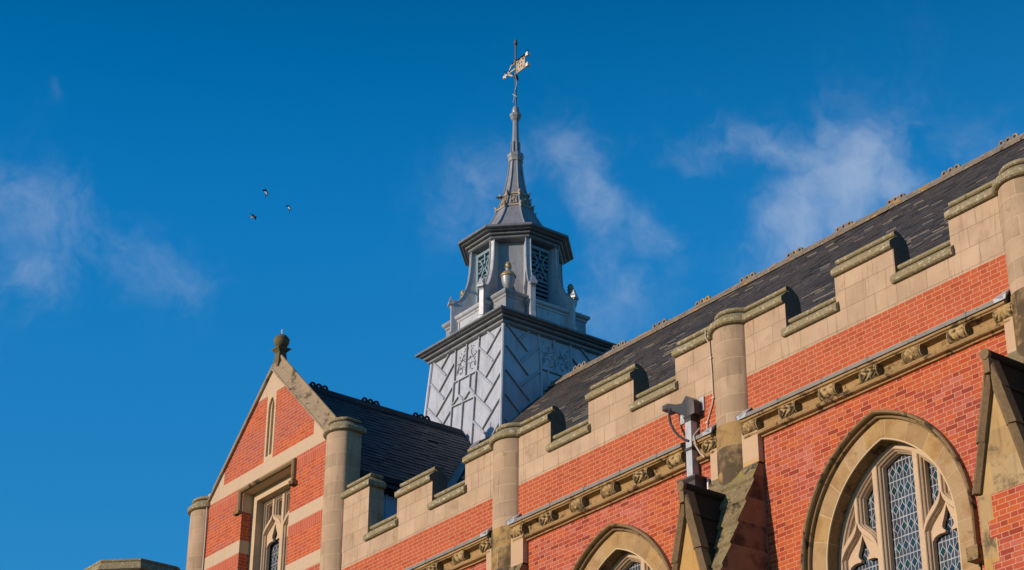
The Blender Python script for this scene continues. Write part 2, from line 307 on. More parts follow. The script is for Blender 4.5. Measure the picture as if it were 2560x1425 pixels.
# ------------------------------------------------------------------ mesh helpers
def children(o): return list(o.children)
class MB:
    def __init__(s): s.v = []; s.f = []; s.mi = []
    def add(s, vs_, fs, m=0):
        b = len(s.v); s.v += [tuple(x) for x in vs_]; s.f += [tuple(i + b for i in f) for f in fs]; s.mi += [m] * len(fs)
    def box(s, x0, x1, y0, y1, z0, z1, m=0):
        s.add([(x0, y0, z0), (x1, y0, z0), (x1, y1, z0), (x0, y1, z0), (x0, y0, z1), (x1, y0, z1), (x1, y1, z1), (x0, y1, z1)],
              [(0, 3, 2, 1), (4, 5, 6, 7), (0, 1, 5, 4), (1, 2, 6, 5), (2, 3, 7, 6), (3, 0, 4, 7)], m)
    def loft(s, rings, closed=True, cap=True, m=0):
        n = len(rings[0]); vs_ = [p for r in rings for p in r]; fs = []
        for i in range(len(rings) - 1):
            for j in range(n if closed else n - 1):
                k = (j + 1) % n; fs.append((i * n + j, i * n + k, (i + 1) * n + k, (i + 1) * n + j))
        if cap and closed: fs.append(tuple(reversed(range(n)))); fs.append(tuple((len(rings) - 1) * n + j for j in range(n)))
        s.add(vs_, fs, m)
    def prism(s, poly, axis, a, b, m=0):     # poly of 2-D points, extruded along an axis from a to b
        mk = {'x': lambda p, t: (t, p[0], p[1]), 'y': lambda p, t: (p[0], t, p[1]), 'z': lambda p, t: (p[0], p[1], t)}[axis]
        n = len(poly); vs_ = [mk(p, a) for p in poly] + [mk(p, b) for p in poly]
        fs = [(j, (j + 1) % n, n + (j + 1) % n, n + j) for j in range(n)]
        tri = tessellate_polygon([[Vector((p[0], p[1], 0)) for p in poly]])
        fs += [tuple(t) for t in tri] + [tuple(n + i for i in reversed(t)) for t in tri]
        s.add(vs_, fs, m)
    def plate(s, loops, y0, y1, m=0, ox=0, back=True):   # loops in (x,z): outer, holes
        pts = [p for l in loops for p in l]; n = len(pts)
        tri = tessellate_polygon([[Vector((p[0], p[1], 0)) for p in l] for l in loops])
        vs_ = [(p[0] + ox, y0, p[1]) for p in pts] + [(p[0] + ox, y1, p[1]) for p in pts]
        fs = [tuple(t) for t in tri] + ([tuple(n + i for i in reversed(t)) for t in tri] if back else [])
        b = 0
        for l in loops:
            k = len(l); fs += [(b + j, b + (j + 1) % k, n + b + (j + 1) % k, n + b + j) for j in range(k)]; b += k
        s.add(vs_, fs, m)
    def lathe(s, prof, c, n=24, m=0, ang0=0.0):  # prof (r,z)
        s.loft([[(c[0] + r * math.cos(ang0 + 2 * PI * j / n), c[1] + r * math.sin(ang0 + 2 * PI * j / n), c[2] + z) for j in range(n)] for r, z in prof], m=m)
    def tube(s, path, r, n=8, m=0, cap=True):
        P = [Vector(p) for p in path]; R = r if isinstance(r, (list, tuple)) else [r] * len(P); rings = []; ref = None
        for i, p in enumerate(P):
            t = (P[min(i + 1, len(P) - 1)] - P[max(i - 1, 0)]).normalized()
            if ref is None: ref = t.orthogonal().normalized()
            ref = (ref - t * ref.dot(t)).normalized(); b = t.cross(ref)
            rings.append([tuple(p + (ref * math.cos(2 * PI * j / n) + b * math.sin(2 * PI * j / n)) * R[i]) for j in range(n)])
        s.loft(rings, m=m, cap=cap)
    def sweep(s, path, prof, closed=False, m=0):   # path in plan (x,y), wall on the left of travel; prof (outward offset, z)
        n = len(path); P = [Vector((p[0], p[1])) for p in path]; rings = []
        for i in range(n):
            a = P[i - 1] if (i > 0 or closed) else None; b = P[(i + 1) % n] if (i < n - 1 or closed) else None
            n1 = n2 = None
            if a is not None: d = (P[i] - a).normalized(); n1 = Vector((d.y, -d.x))
            if b is not None: d = (b - P[i]).normalized(); n2 = Vector((d.y, -d.x))
            n1 = n1 or n2; n2 = n2 or n1
            mv = (n1 + n2).normalized(); mv = mv / max(.35, mv.dot(n1))
            rings.append([(P[i].x + mv.x * o, P[i].y + mv.y * o, z) for o, z in prof])
        if closed: rings.append(rings[0])
        s.loft(rings, cap=not closed, m=m)
    def grid(s, P, m=0):
        a, b = len(P), len(P[0]); s.add([p for r in P for p in r], [(i * b + j, i * b + j + 1, (i + 1) * b + j + 1, (i + 1) * b + j) for i in range(a - 1) for j in range(b - 1)], m)
    def build(s, name, mat, parent=None, smooth=False, weld=False):
        me = bpy.data.meshes.new(name); o = bpy.data.objects.new(name, me); COL.objects.link(o)
        L = Vector((0, 0, 0)); q = parent
        while q is not None: L += q.location; q = q.parent
        me.from_pydata([(x - L.x, y - L.y, z - L.z) for x, y, z in s.v], [], s.f)
        for mt_ in (mat if isinstance(mat, list) else [mat]): me.materials.append(MA[mt_])
        me.polygons.foreach_set('material_index', s.mi)
        if smooth: me.polygons.foreach_set('use_smooth', [True] * len(me.polygons))
        import bmesh
        bm = bmesh.new(); bm.from_mesh(me); bmesh.ops.recalc_face_normals(bm, faces=bm.faces); bm.to_mesh(me); bm.free()
        if smooth: me.set_sharp_from_angle(angle=math.radians(38))
        me.update()
        if parent is not None: o.parent = parent
        return o
def tag(o, label=None, cat=None, group=None, kind=None):
    for k, v in (('label', label), ('category', cat), ('group', group), ('kind', kind)):
        if v: o[k] = v
    return o
def thing(name, label, cat, loc=(0, 0, 0), group=None):
    o = bpy.data.objects.new(name, None); COL.objects.link(o); o.location = loc; o.empty_display_size = .3
    return tag(o, label, cat, group)
def copy_part(o, parent, off):
    c = o.copy(); COL.objects.link(c); c.parent = parent; c.location = Vector(o.location) + Vector(off)
    for ch in children(o):
        d = ch.copy(); COL.objects.link(d); d.parent = c
    return c

# ------------------------------------------------------------------ ground
g = MB(); g.add([(-3000, -3000, 0), (3000, -3000, 0), (3000, 3000, 0), (-3000, 3000, 0)], [(0, 1, 2, 3)])
tag(g.build('ground', 'ground'), kind='structure')

# ================================================================== the brick hall
XL, XR = -33.0, -8.5
PIERS = [-27.405, -21.35, -15.29]
TH = .36
AR, AH, AC = .423, .366, .2115        # pier: arc radius, half chord, centre set behind the wall face
def arc_front(c, e=0.0, n=14):
    a = math.radians(60); R = AR + e
    return [(c + R * math.sin(-a + 2 * a * i / n), AC - R * math.cos(-a + 2 * a * i / n)) for i in range(n + 1)]
hall = thing('brick_hall', 'long red brick hall with battlemented stone parapet, slate roof and pointed tracery windows', 'building', (-20, 0, 0))

# pointed window arch: two centres
WR, WW, ZS, WB = 1.718, 1.24, 11.32, 9.0
DC = WR - WW
WINS = [-24.38, -18.31, -12.25]
def arch(off, n=14, zb=WB):
    R = WR + off; al = math.acos(-DC / R) if R > DC else PI / 2
    L = [(-(WW + off), zb)] + [(DC + R * math.cos(PI + (al - PI) * (i / n)), ZS + R * math.sin(PI + (al - PI) * (i / n))) for i in range(n + 1)]
    # the left arc runs from the springing to the apex
    L = [(-(WW + off), zb)]
    a_ap = math.acos(DC / R)
    for i in range(n + 1):
        t = a_ap * i / n; L.append((DC - R * math.cos(t), ZS + R * math.sin(t)))
    return L + [(-x, z) for x, z in reversed(L[:-1])]
w = MB(); hole = arch(.412)
outer = [(XL, 0), (XR, 0), (XR, 13.9), (XL, 13.9)]
w.plate([outer] + [[(x + c, z) for x, z in hole] for c in WINS], 0, .30)
w.build('brick_wall', 'brick', hall)
w = MB(); w.box(XL, XR, 0, .30, 13.9, 14.93); w.build('upper_brick_wall', 'brick_new', hall)
w = MB(); w.box(XL, XR, 0, TH, 14.93, 15.29); w.build('parapet', 'ashlar', hall)

COP = [(.05, -.003), (.075, .018), (.076, .098), (-.055, .212), (-.10, .226), (-.098, .244), (-.062, .244), (-.042, .262), (-.040, .288), (-.060, .314), (-.10, .326), (-.15, .318), (-.22, .28), (-.31, .205), (-.345, .115), (-.357, .0)]
def coping_prof(z): return [(o, z + dz) for o, dz in COP]
ZM, ZC = 15.89, 15.29
MER = [(-31.02, -29.81, None), (-28.72, -26.09, 0), (-25.005, -23.773, None), (-22.685, -20.037, 1), (-18.938, -17.70, None), (-16.61, -13.97, 2), (-12.88, -11.64, None)]
for i, (a, b, p) in enumerate(MER):
    path = [(a, 0), (b, 0)] if p is None else [(a, 0)] + arc_front(PIERS[p]) + [(b, 0)]
    if p is None:
        m_ = MB(); m_.box(a, b, 0, TH, ZC, ZM)
    else:
        m_ = MB(); m_.box(a, b, .001, TH, ZC, ZM)
    mo = m_.build('merlon', ['ashlar', 'shaded_end'], hall)
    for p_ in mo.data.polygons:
        if p_.normal.x > .8: p_.material_index = 1  # ends turned from the sun get the stone with shade in its colour
    c = MB(); c.sweep(path, coping_prof(ZM - .0)); co_ = c.build('coping', ['coping', 'shaded_end'], mo, smooth=True)
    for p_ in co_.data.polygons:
        if p_.normal.x > .97 and p_.area > .02: p_.material_index = 1  # same shade-darkened stone on the coping end
# sills of the crenels
CRE = [(-32.065, -31.02), (-29.81, -28.72), (-26.09, -25.005), (-23.773, -22.685), (-20.037, -18.938), (-17.70, -16.61), (-13.97, -12.88)]
for a, b in CRE:
    c = MB(); z0 = ZC + .002
    front = [(o, z0 + dz) for o, dz in COP if o > -.05]
    inner = [(o, z0 + dz) for o, dz in COP]
    # the sill stone laps 5 cm over its neighbours at the front edge
    c.sweep([(a + .002, 0), (b - .002, 0)], inner)
    c.sweep([(a - .055, 0), (a + .002, 0)], [(.0755, z0 + .03), (.0755, z0 + .094), (.002, z0 + .165), (.002, z0 - .003), (.05, z0 - .003)])
    c.sweep([(b - .002, 0), (b + .055, 0)], [(.0755, z0 + .03), (.0755, z0 + .094), (.002, z0 + .165), (.002, z0 - .003), (.05, z0 - .003)])
    c.build('crenel_sill', 'coping', hall, smooth=True)
# end merlon beside the gable turret, higher and with its coping returned
m_ = MB(); m_.box(-33.03, -32.07, 0, TH, ZC, 16.48); mo = m_.build('merlon', 'ashlar', hall)
c = MB(); c.sweep([(-33.12, 0), (-32.07, 0), (-32.07, TH)], [(o, 16.48 + dz) for o, dz in COP[:12]] + [(-.2, 16.79), (-.2, 16.48)]); c.build('coping', 'coping', mo, smooth=True)

# piers, their weathered lower drums, quoins, buttresses
def buttress(c):
    x0, x1 = c - .45, c + .65
    pr = MB(); pr.prism(arc_front(c) + [(c + AH, .1), (c - AH, .1)], 'z', 14.17, 15.89)
    pier = pr.build('half_round_pier', 'pier', hall, smooth=True)
    pr = MB(); pr.prism(arc_front(c, .012) + [(c + AH, .1), (c - AH, .1)], 'z', 12.6, 14.168)
    lo = pr.build('weathered_drum', 'old', pier, smooth=True)
    b = thing_part('buttress', hall, (c, 0, 0))
    q = MB(); q.box(x0, x1, -.11, .1, 13.33, 14.0); q.build('quoin', 'quoin', b)
    # sloping offset with a small drip at every course
    st = [(-.11, 13.36), (-.25, 13.06), (-.44, 12.66), (-.62, 12.27), (-.80, 11.88), (-.985, 11.50), (-1.03, 11.38)]
    prof = [(.1, 13.36)]
    for i, (y, z) in enumerate(st):
        if i == 0: prof.append((y, z))
        else:
            prof.append((y - .010, z)); prof.append((y + .014, z - .04))
    prof += [(-1.03, 11.2), (-1.03, 0), (.1, 0)]
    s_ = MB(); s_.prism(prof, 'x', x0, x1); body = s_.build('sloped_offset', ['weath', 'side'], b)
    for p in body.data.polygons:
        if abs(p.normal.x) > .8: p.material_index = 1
    # gablet in front
    g = MB(); hw, za, zf = .47, 12.80, 11.06
    g.prism([(c - hw, 0), (c + hw, 0), (c + hw, zf), (c, za), (c - hw, zf)], 'y', -1.055, -.25)
    g.build('gablet', ['butt'], b)
    sl = (za - zf) / hw
    def edge(z): return (za - z) / sl
    # roof of the gablet: two blackened stone slopes
    r_ = MB()
    for sg in (-1, 1):
        r_.add([(c + sg * .01, -1.04, 12.87), (c + sg * (hw + .045), -1.04, zf + .03), (c + sg * (hw + .045), -.16, zf + .03), (c + sg * .01, -.16, 12.87),
                (c, -1.04, 12.78), (c + sg * hw, -1.04, zf), (c + sg * hw, -.16, zf), (c, -.16, 12.78)],
               [(0, 1, 2, 3), (4, 5, 6, 7), (0, 1, 5, 4), (1, 2, 6, 5), (2, 3, 7, 6)])
        for k in range(1, 4):   # course joints stand proud as drips
            z = 12.87 - k * .46; e = edge(z) + .05
            r_.add([(c + sg * (e - .012), -1.03, z + .05), (c + sg * (e + .022), -1.03, z - .015), (c + sg * (e - .01), -1.03, z - .03), (c + sg * (e - .012), -.16, z + .05), (c + sg * (e + .022), -.16, z - .015), (c + sg * (e - .01), -.16, z - .03)],
                   [(0, 1, 2), (3, 5, 4), (0, 3, 4, 1), (1, 4, 5, 2), (2, 5, 3, 0)])
    r_.build('gablet_roof', 'black', b)
    # rakes: stepped coping stones each side
    k_ = MB()
    for sg in (-1, 1):
        zs = [12.84, 12.40, 11.82, 11.28, 10.98] if sg > 0 else [12.84, 12.42, 11.72, 11.06, 10.98]
        for i in range(4 if sg > 0 else 3):
            zt, zb = zs[i], zs[i + 1]; ex = .012 * (i % 2) - .004 * i
            i0, i1 = edge(zt) - .085, edge(zb) - .085; o0, o1 = edge(zt) + .050 + ex, edge(zb) + .062 + ex
            i0 = max(i0, 0.0)
            q8 = [(i0, zt), (o0, zt + .01), (o1, zb + .01), (i1, zb - .01)]
            m0 = [(x * .55 + y_ * .45) for x, y_ in ((i0, o0), (i1, o1))]
            P = lambda u, y, z: (c + sg * u, y, z)
            k_.loft([[P(i0, -1.05, zt - .01), P(i0, -1.11 - ex, zt - .01), P(m0[0], -1.155 - ex, zt), P(o0, -1.10 - ex, zt + .015), P(o0, -.95, zt + .015)],
                     [P(i1, -1.05, zb - .01), P(i1, -1.11 - ex, zb - .01), P(m0[1], -1.155 - ex, zb), P(o1, -1.10 - ex, zb + .015), P(o1, -.95, zb + .015)]])
    k_.build('rake_coping', 'rake', b)
    t = MB(); t.tube([(c, -1.165, 12.885), (c, -1.15, 12.885), (c, -.12, 12.885)], .075, 14); t.build('ridge_roll', 'black', b, smooth=True)
    t = MB(); t.tube([(c, -1.185, 12.885), (c, -1.13, 12.885)], .078, 16); t.box(c - .05, c + .05, -1.17, -1.1, 12.62, 12.84); t.build('roll_end', 'rake', b, smooth=True)
    # brick panel between stepped quoins on the face of the lower buttress
    if c > -16:
        p_ = MB()
        for za_, zb_, xa in ((10.66, 11.0, c - .24), (10.42, 10.66, c - .33), (10.1, 10.42, c - .22), (9.6, 10.1, c - .33), (9.0, 9.6, c - .22)):
            p_.box(xa, c + .30, -1.058, -1.0, zb_, za_)
        p_.build('brick_panel', 'brick', b)
    return b
def thing_part(name, parent, loc):
    o = bpy.data.objects.new(name, None); COL.objects.link(o); o.parent = parent
    o.location = Vector(loc) - parent.location; o.empty_display_size = .2; return o
for c in PIERS: buttress(c)

# string course under the parapet, section by section between the piers
SP = [(.0, 14.235), (.17, 14.135), (.178, 14.12), (.178, 14.088), (.15, 14.076), (.145, 14.062), (.05, 14.045), (.028, 14.03), (.018, 13.98), (.022, 13.93), (.05, 13.905), (.058, 13.892), (.085, 13.888), (.108, 13.872), (.12, 13.845), (.108, 13.815), (.075, 13.80), (.05, 13.797), (.045, 13.772), (0, 13.765)]
def carving(kind, u, v):
    x, y = u * 1.6, v * 1.0
    if kind == 0:    # four petals
        r = math.hypot(u * 1.5, v * 1.1); a = math.atan2(v * 1.1, u * 1.5); return max(0, .9 - abs(r - .55 - .2 * math.cos(4 * a)) * 3.4) + max(0, .5 - r * 2.2)
    if kind == 1:    # three balls among leaves
        s = 0
        for cx_, cy_ in ((-.45, .35), (.4, .3), (-.1, -.45), (.55, -.4)): s = max(s, 1 - math.hypot(u - cx_, (v - cy_) * .8) * 2.9)
        return max(0, s) + .25 * math.sin(9 * u + 5 * v)
    if kind == 2:    # scrolling foliage
        return .55 * math.sin(7 * u + 3 * math.sin(4 * v)) * math.cos(5 * v - 2 * u) + .2 * math.sin(15 * u) * math.sin(13 * v)
    return max(0, 1 - math.hypot(u, v * .9) * 1.1) * .9 + .3 * math.sin(11 * math.atan2(v, u + .01))
def boss(x, parent, kind):
    b = MB(); hw = .176; P = []
    REL = []
    nu, nv = 44, 30
    for i in range(nv + 1):
        t = i / nv; a = math.radians(-62 + 150 * t); row = []
        for j in range(nu + 1):
            u = -1 + 2 * j / nu; v = -1 + 2 * t
            e = 1 if abs(u) < .86 and .06 < t < .94 else 0
            d = (.026 * carving(kind, u, v) + .006 * mnoise.noise(Vector((x * 3 + u * 4, v * 4, kind)))) * e - (.012 if .80 < abs(u) < .87 else 0)
            R = .122 + d; REL.append(max(0, min(1, .5 + .62 * carving(kind, u, v))) if e else .55)
            row.append((x + u * hw, -.045 - R * math.cos(a), 13.985 + R * math.sin(a) * .98))
        P.append(row)
    b.grid(P)
    for sg, col in ((-1, 0), (1, -1)):
        ring = [r[col] for r in P]; b.add(ring + [(x + sg * hw, 0, 13.89), (x + sg * hw, 0, 14.08)], [tuple(range(len(ring))) + (len(ring) + 1, len(ring))])
    o = b.build('carved_boss', 'boss', parent, smooth=True)
    at = o.data.attributes.new('relief', 'FLOAT', 'POINT'); at.data.foreach_set('value', REL + [.5] * (len(b.v) - len(REL))); return o
def string(x0, x1, centre, skip=(), notch=None):
    parts = [(x0, x1)] if not notch else [(x0, notch[0]), (notch[1], x1)]
    s_ = MB(); f_ = MB()
    for a, b in parts:
        n = max(2, int((b - a) / .12)); rings = []
        for i in range(n + 1):
            x = a + (b - a) * i / n
            rings.append([(x, -o - (.006 * mnoise.noise(Vector((x * 4, z * 9, 1))) if o > .02 else 0), z + .006 * mnoise.noise(Vector((x * 3.3, o * 9, 4)))) for o, z in SP])
        s_.loft(rings)
        f_.prism([(0, 14.285), (-.2, 14.192), (-.206, 14.128), (-.19, 14.124), (-.186, 14.14), (0, 14.24)], 'x', a - .0, b + .0)
        k = math.ceil((a + 19.212) / .955)
        while -19.212 + k * .955 < b:
            x = -19.212 + k * .955
            if x > a + .1: f_.prism([(0, 14.295), (-.206, 14.200), (-.212, 14.124), (-.19, 14.118), (-.19, 14.14), (0, 14.25)], 'x', x, x + .035)
            k += 1
    so = s_.build('string_course', 'string', hall, smooth=True)
    f_.build('lead_flashing', 'flash', so)
    for xa, sg in ((x0, 1), (x1, -1)):     # lead dressed up against the piers
        if abs(xa) > 32 or xa == XR: continue
        l_ = MB(); q = [(xa - sg * .05, -.212, 14.13), (xa + sg * .15, -.212, 14.13), (xa + sg * .17, -.206, 14.205), (xa + sg * .10, -.02, 14.36), (xa - sg * .05, -.06, 14.34), (xa - sg * .07, -.21, 14.22)]
        l_.loft([q, [(x, y + .012, z) for x, y, z in q]]); l_.build('lead_apron', 'pipe_lead', so)
    for k in range(-3, 4):
        x = centre + k * .857
        if x - .1 < x0 - .25 or x + .1 > x1 + .25 or k in skip: continue
        boss(x, so, [0, 2, 1, 2, 0, 1, 3][k + 3] if centre > -20 else [3, 2, 0, 0, 2, 1, 2][k + 3])
    return so
string(PIERS[1] + .35, PIERS[2] - .35, -18.27)
string(PIERS[0] + .35, PIERS[1] - .35, -24.33, notch=(-22.40, -22.12))
string(-32.98, PIERS[0] - .35, -30.39)
string(PIERS[2] + .35, XR, -12.2)

# windows
def ogee(sg, cx_, top, half, drop, n=10):   # half of an ogee head, from apex to springing
    P0, P1, P2, P3 = (0, top), (.03, top - drop * .42), (half, top - drop * .38), (half, top - drop)
    out = []
    for i in range(n + 1):
        t = i / n; k = (1 - t) ** 3, 3 * t * (1 - t) ** 2, 3 * t * t * (1 - t), t ** 3
        out.append((cx_ + sg * sum(a * p[0] for a, p in zip(k, (P0, P1, P2, P3))), sum(a * p[1] for a, p in zip(k, (P0, P1, P2, P3)))))
    return out
def arch_z(u, off):      # height of the window arch over offset u
    R = WR + off; x = DC + abs(u)
    return ZS + math.sqrt(max(0, R * R - x * x))
def cusped(cx_, top, half, drop, e, zb):   # opening of a light under its ogee head, with a cusp at each side
    h = half - e; t0 = top - .17 - e * 1.2
    L = [(0, t0), (.030, t0 - .09), (.065, t0 - .18), (.10, t0 - .255), (.112, t0 - .305), (.088, t0 - .345), (.055, t0 - .372), (.07, t0 - .40), (.14, t0 - .395), (.20, t0 - .40), (.265, t0 - .425), (.315, t0 - .48), (h - .012, t0 - .56), (h, t0 - .66)]
    L = [(min(x * half / .39, h), z) for x, z in L]
    return [(cx_ - h, zb)] + [(cx_ - x, z) for x, z in reversed(L)] + [(cx_ + x, z) for x, z in L[1:]] + [(cx_ + h, zb)]
def og_z(og, u):           # height of an ogee half (list of (distance, z)) at distance u
    for (a, za), (b, zb) in zip(og, og[1:]):
        if a <= u <= b: return za + (zb - za) * (u - a) / max(1e-6, b - a)
    return og[-1][1] if u > og[-1][0] else og[0][1]
def og_half(top, half, drop): return [(x, z) for x, z in ogee(1, 0, top, half, drop, 40)]
def tracery_loops(e):     # openings of the big windows; e: extra width of bars for the deeper orders of moulding
    m, fr = .040 + e, .075 + e
    mu = .40; ca, half, top, drop = .815, .385, 12.02, .70
    loops = []
    n = 14; xs = [-(mu - m) + 2 * (mu - m) * i / n for i in range(n + 1)]
    loops.append([(-(mu - m), WB + .05)] + [(x, arch_z(x, -fr)) for x in xs] + [((mu - m), WB + .05)])
    og = og_half(top, half, drop)
    for sg in (-1, 1):
        xa, xb = mu + m, ca - .024 - e                     # lens between mullion and the bar over the ogee
        X = [xa + (xb - xa) * i / 14 for i in range(15)]
        lo = [(x, og_z(og, ca - x) + .040 + e * 1.2) for x in X]; hi = [(x, arch_z(x, -fr)) for x in reversed(X)]
        loops.append([(sg * x, z) for x, z in lo + hi])
        xa, xb = ca + .024 + e, WW - fr                      # blade between the bar and the arch
        xs_ = [xa + (xb - xa) * i / 60 for i in range(61)]
        xb = max([x for x in xs_ if arch_z(x, -fr) - og_z(og, x - ca) - .040 - e * 1.2 > .02] or [xa + .02])
        X = [xa + (xb - xa) * i / 14 for i in range(15)]
        lo = [(x, og_z(og, x - ca) + .040 + e * 1.2) for x in X]; hi = [(x, arch_z(x, -fr)) for x in reversed(X)]
        loops.append([(sg * x, z) for x, z in lo + hi])
        loops.append([(sg * x, z) for x, z in ogee_light(ca, og, half - .026 - e, .048 + e, WB + .05)])
    return loops
def ogee_light(ca, og, h, dz, zb):
    U = [h * i / 14 for i in range(15)]
    return [(ca - h, zb)] + [(ca - u, og_z(og, u) - dz) for u in reversed(U)] + [(ca + u, og_z(og, u) - dz) for u in U[1:]] + [(ca + h, zb)]
def cusp_plates(mb, lights, y0, y1, ox):     # the cusped plate set back under each ogee
    for ca, top, half, drop, zb in lights:
        og = og_half(top, half, drop)
        mb.plate([ogee_light(ca, og, half - .02, .03, zb), cusped(ca, top, half, drop, .045, zb + .01)], y0, y1, ox=ox)
ORD = [(0, 0), (.010, .012), (.012, .030), (.034, .055), (.036, .085), (.052, .10), (.056, .175)]    # bar widening and depth behind the face
def moulded(mb, outer, fn, y0, ox):
    base = fn(0); mb_plate = [outer] + base
    pts = [p for l in mb_plate for p in l]
    tri = tessellate_polygon([[Vector((p[0], p[1], 0)) for p in l] for l in mb_plate])
    mb.add([(p[0] + ox, y0, p[1]) for p in pts], [tuple(t) for t in tri])
    for k in range(len(base)):
        mb.loft([[(x + ox, y0 + d, z) for x, z in fn(e)[k]] for e, d in ORD], cap=False)
for c in WINS:
    wd = thing_part('arched_window', hall, (c, 0, 11.3))
    # voussoirs, each a block of its own shape, over a mortar bed
    v = MB(); A = {s_: arch(s_, 56, 9.0) for s_ in (0, .03, .34)}; N = len(A[0])
    def ring(i, y0=.05):
        a, b, d = A[0][i], A[.03][i], A[.34][i]
        return [(c + d[0], y0, d[1]), (c + b[0], y0, b[1]), (c + a[0], y0 + .028, a[1]), (c + a[0], .31, a[1]), (c + d[0], .31, d[1])]
    stops = []
    i = 1
    rng = random.Random(5)
    while i < N - 1:
        j = min(i + rng.choice((8, 9, 10)), N - 2); stops.append((i, j)); i = j
        if i >= N - 2: break
    for i, j in stops:
        rings = [ring(k) for k in range(i, j + 1)]
        def lerp(p, q, t): return [tuple(a + (b - a) * t for a, b in zip(x, y)) for x, y in zip(p, q)]
        rings[0] = lerp(rings[0], rings[1], .13); rings[-1] = lerp(rings[-1], rings[-2], .13)
        v.loft(rings)
    for sg in (1, N - 2):                  # jamb stones below the springing
        e = 0 if sg == 1 else N - 1
        zz = [ZS, 11.0, 10.62, 10.2, 9.7, 9.0]
        for k in range(5):
            zt, zb = zz[k] - .004, zz[k + 1] + .004
            R_ = ring(sg); ex = (.09 if k % 2 else 0) * (-1 if sg == 1 else 1)
            def at(z): return [(x + (ex if n_ in (0, 4) else 0), y, z) for n_, (x, y, _) in enumerate(R_)]
            v.loft([at(zt), at(zb)])
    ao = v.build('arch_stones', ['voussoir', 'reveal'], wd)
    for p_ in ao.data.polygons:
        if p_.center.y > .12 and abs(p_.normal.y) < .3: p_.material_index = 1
    mb = MB(); B0, B1 = arch(.006, 40), arch(.322, 40)
    mb.loft([[(c + p[0], .0525, p[1]), (c + q[0], .0525, q[1]), (c + q[0], .30, q[1]), (c + p[0], .30, p[1])] for p, q in zip(B0, B1)]); mb.build('mortar_bed', 'joint', wd)
    hm = MB(); secs = [(.318, .05), (.318, -.006), (.330, -.018), (.344, -.010), (.350, .03), (.366, .03), (.372, -.062), (.386, -.088), (.408, -.098), (.424, -.078), (.430, -.02), (.432, .02)]
    AA = {s_: arch(s_, 40, 10.80) for s_, _ in secs}
    hm.loft([[(c + AA[s_][i][0], y, AA[s_][i][1]) for s_, y in secs] for i in range(len(AA[.318]))])
    for sg in (-1, 1): hm.box(c + sg * 1.645 - .10, c + sg * 1.645 + .10, -.17, .02, 10.62, 10.82)
    hm.build('hood_mould', 'hood', wd)
    tr = MB(); moulded(tr, arch(.05, 18), tracery_loops, .285, c); cusp_plates(tr, [(sg * .815, 12.02, .385, .70, WB + .06) for sg in (-1, 1)], .385, .45, c)
    tr.build('tracery', 'tracery', wd)
    gl = MB(); gl.plate([arch(.0, 14)], .47, .48, ox=c); gl.build('leaded_glass', 'glass', wd)

# slates: every slate its own little slab
def slates(mb, o, xd, ud, width, length, w_, ex, seed, clip=None, skirt=.0):
    rng = random.Random(seed); o, xd, ud = Vector(o), Vector(xd), Vector(ud).normalized(); nn = xd.cross(ud).normalized()
    if nn.z < 0: nn = -nn
    rows = int(length / ex)
    for r in range(rows + 1):
        s0 = r * ex; x = -w_ * (.5 * (r % 2)) - rng.random() * .03
        lift = .010
        while x < width:
            ww = w_ * rng.uniform(.92, 1.06)
            th = rng.choice((.004, .005, .006, .007, .009, .013)); t1 = lift + th + rng.uniform(0, .003); sk = rng.uniform(-.006, .006); dn = rng.uniform(-.008, .010) - (.03 if rng.random() < .012 else 0)
            a, b = max(0, x), min(width, x + ww - .004)
            x += ww
            if b - a < .02: continue
            top = min(s0 + ex * 1.35, length)
            mid = o + xd * ((a + b) / 2) + ud * s0
            if clip and not clip(mid): continue
            if rng.random() < .003: continue
            A = o + xd * a + ud * (s0 + dn); B = o + xd * b + ud * (s0 + dn + sk); C = o + xd * b + ud * top; D_ = o + xd * a + ud * top
            mb.add([A + nn * t1, B + nn * t1, C + nn * .002, D_ + nn * .002, A + nn * (t1 - th - .004), B + nn * (t1 - th - .004)], [(0, 1, 2, 3)]); q_ = mnoise.noise(Vector((mid.x * .35, mid.z * .9, seed))) * .5 + mnoise.noise(Vector((mid.x * 1.7, mid.z * 4.0, seed + 3))) * .5
            n_ = len(mb.v) - 6; mb.f += [(n_ + 4, n_ + 5, n_ + 1, n_), (n_, n_ + 3, n_ + 4), (n_ + 1, n_ + 5, n_ + 2)]; mb.mi += [1 if q_ > .17 and rng.random() < .55 else 0, 0, 0]
RY, RZ, RS = 6.98, 21.66, 1.007
rb = MB()   # roof body under the slates
rb.prism([(.45, RZ - RS * (RY - .45) - .01), (RY, RZ - .01), (2 * RY - .45, RZ - RS * (RY - .45)), (2 * RY - .45, 14.4), (.45, 14.4)], 'x', -36.4, XR)
roof = rb.build('slate_roof', 'slate', hall)
slm = MB(); slates(slm, (-36.3, .40, RZ - RS * (RY - .40)), (1, 0, 0), (0, 1, RS), 36.3 + XR, (RY - .40) * math.sqrt(1 + RS * RS) - .05, .27, .195, 3, clip=lambda p: not (p.x < -34.6 and p.z > 20.2))
so = slm.build('slating', ['slate', 'tail'], roof)
rd = MB(); rd.prism([(RY - .25, RZ - .20), (RY - .255, RZ - .165), (RY - .06, RZ + .03), (RY - .035, RZ + .075), (RY + .035, RZ + .075), (RY + .06, RZ + .03), (RY + .255, RZ - .165), (RY + .25, RZ - .2), (RY, RZ + .0)], 'x', -34.85, XR)
x = -34.85
while x < XR:   # overlapping joints
    rd.prism([(RY - .255, RZ - .20), (RY - .262, RZ - .163), (RY - .064, RZ + .033), (RY - .037, RZ + .08), (RY + .037, RZ + .08), (RY + .064, RZ + .033), (RY + .262, RZ - .163), (RY + .25, RZ - .2), (RY, RZ + .0)], 'x', x, x + .035); x += .49
ridge = rd.build('ridge_tiles', 'ridge', hall, smooth=True)
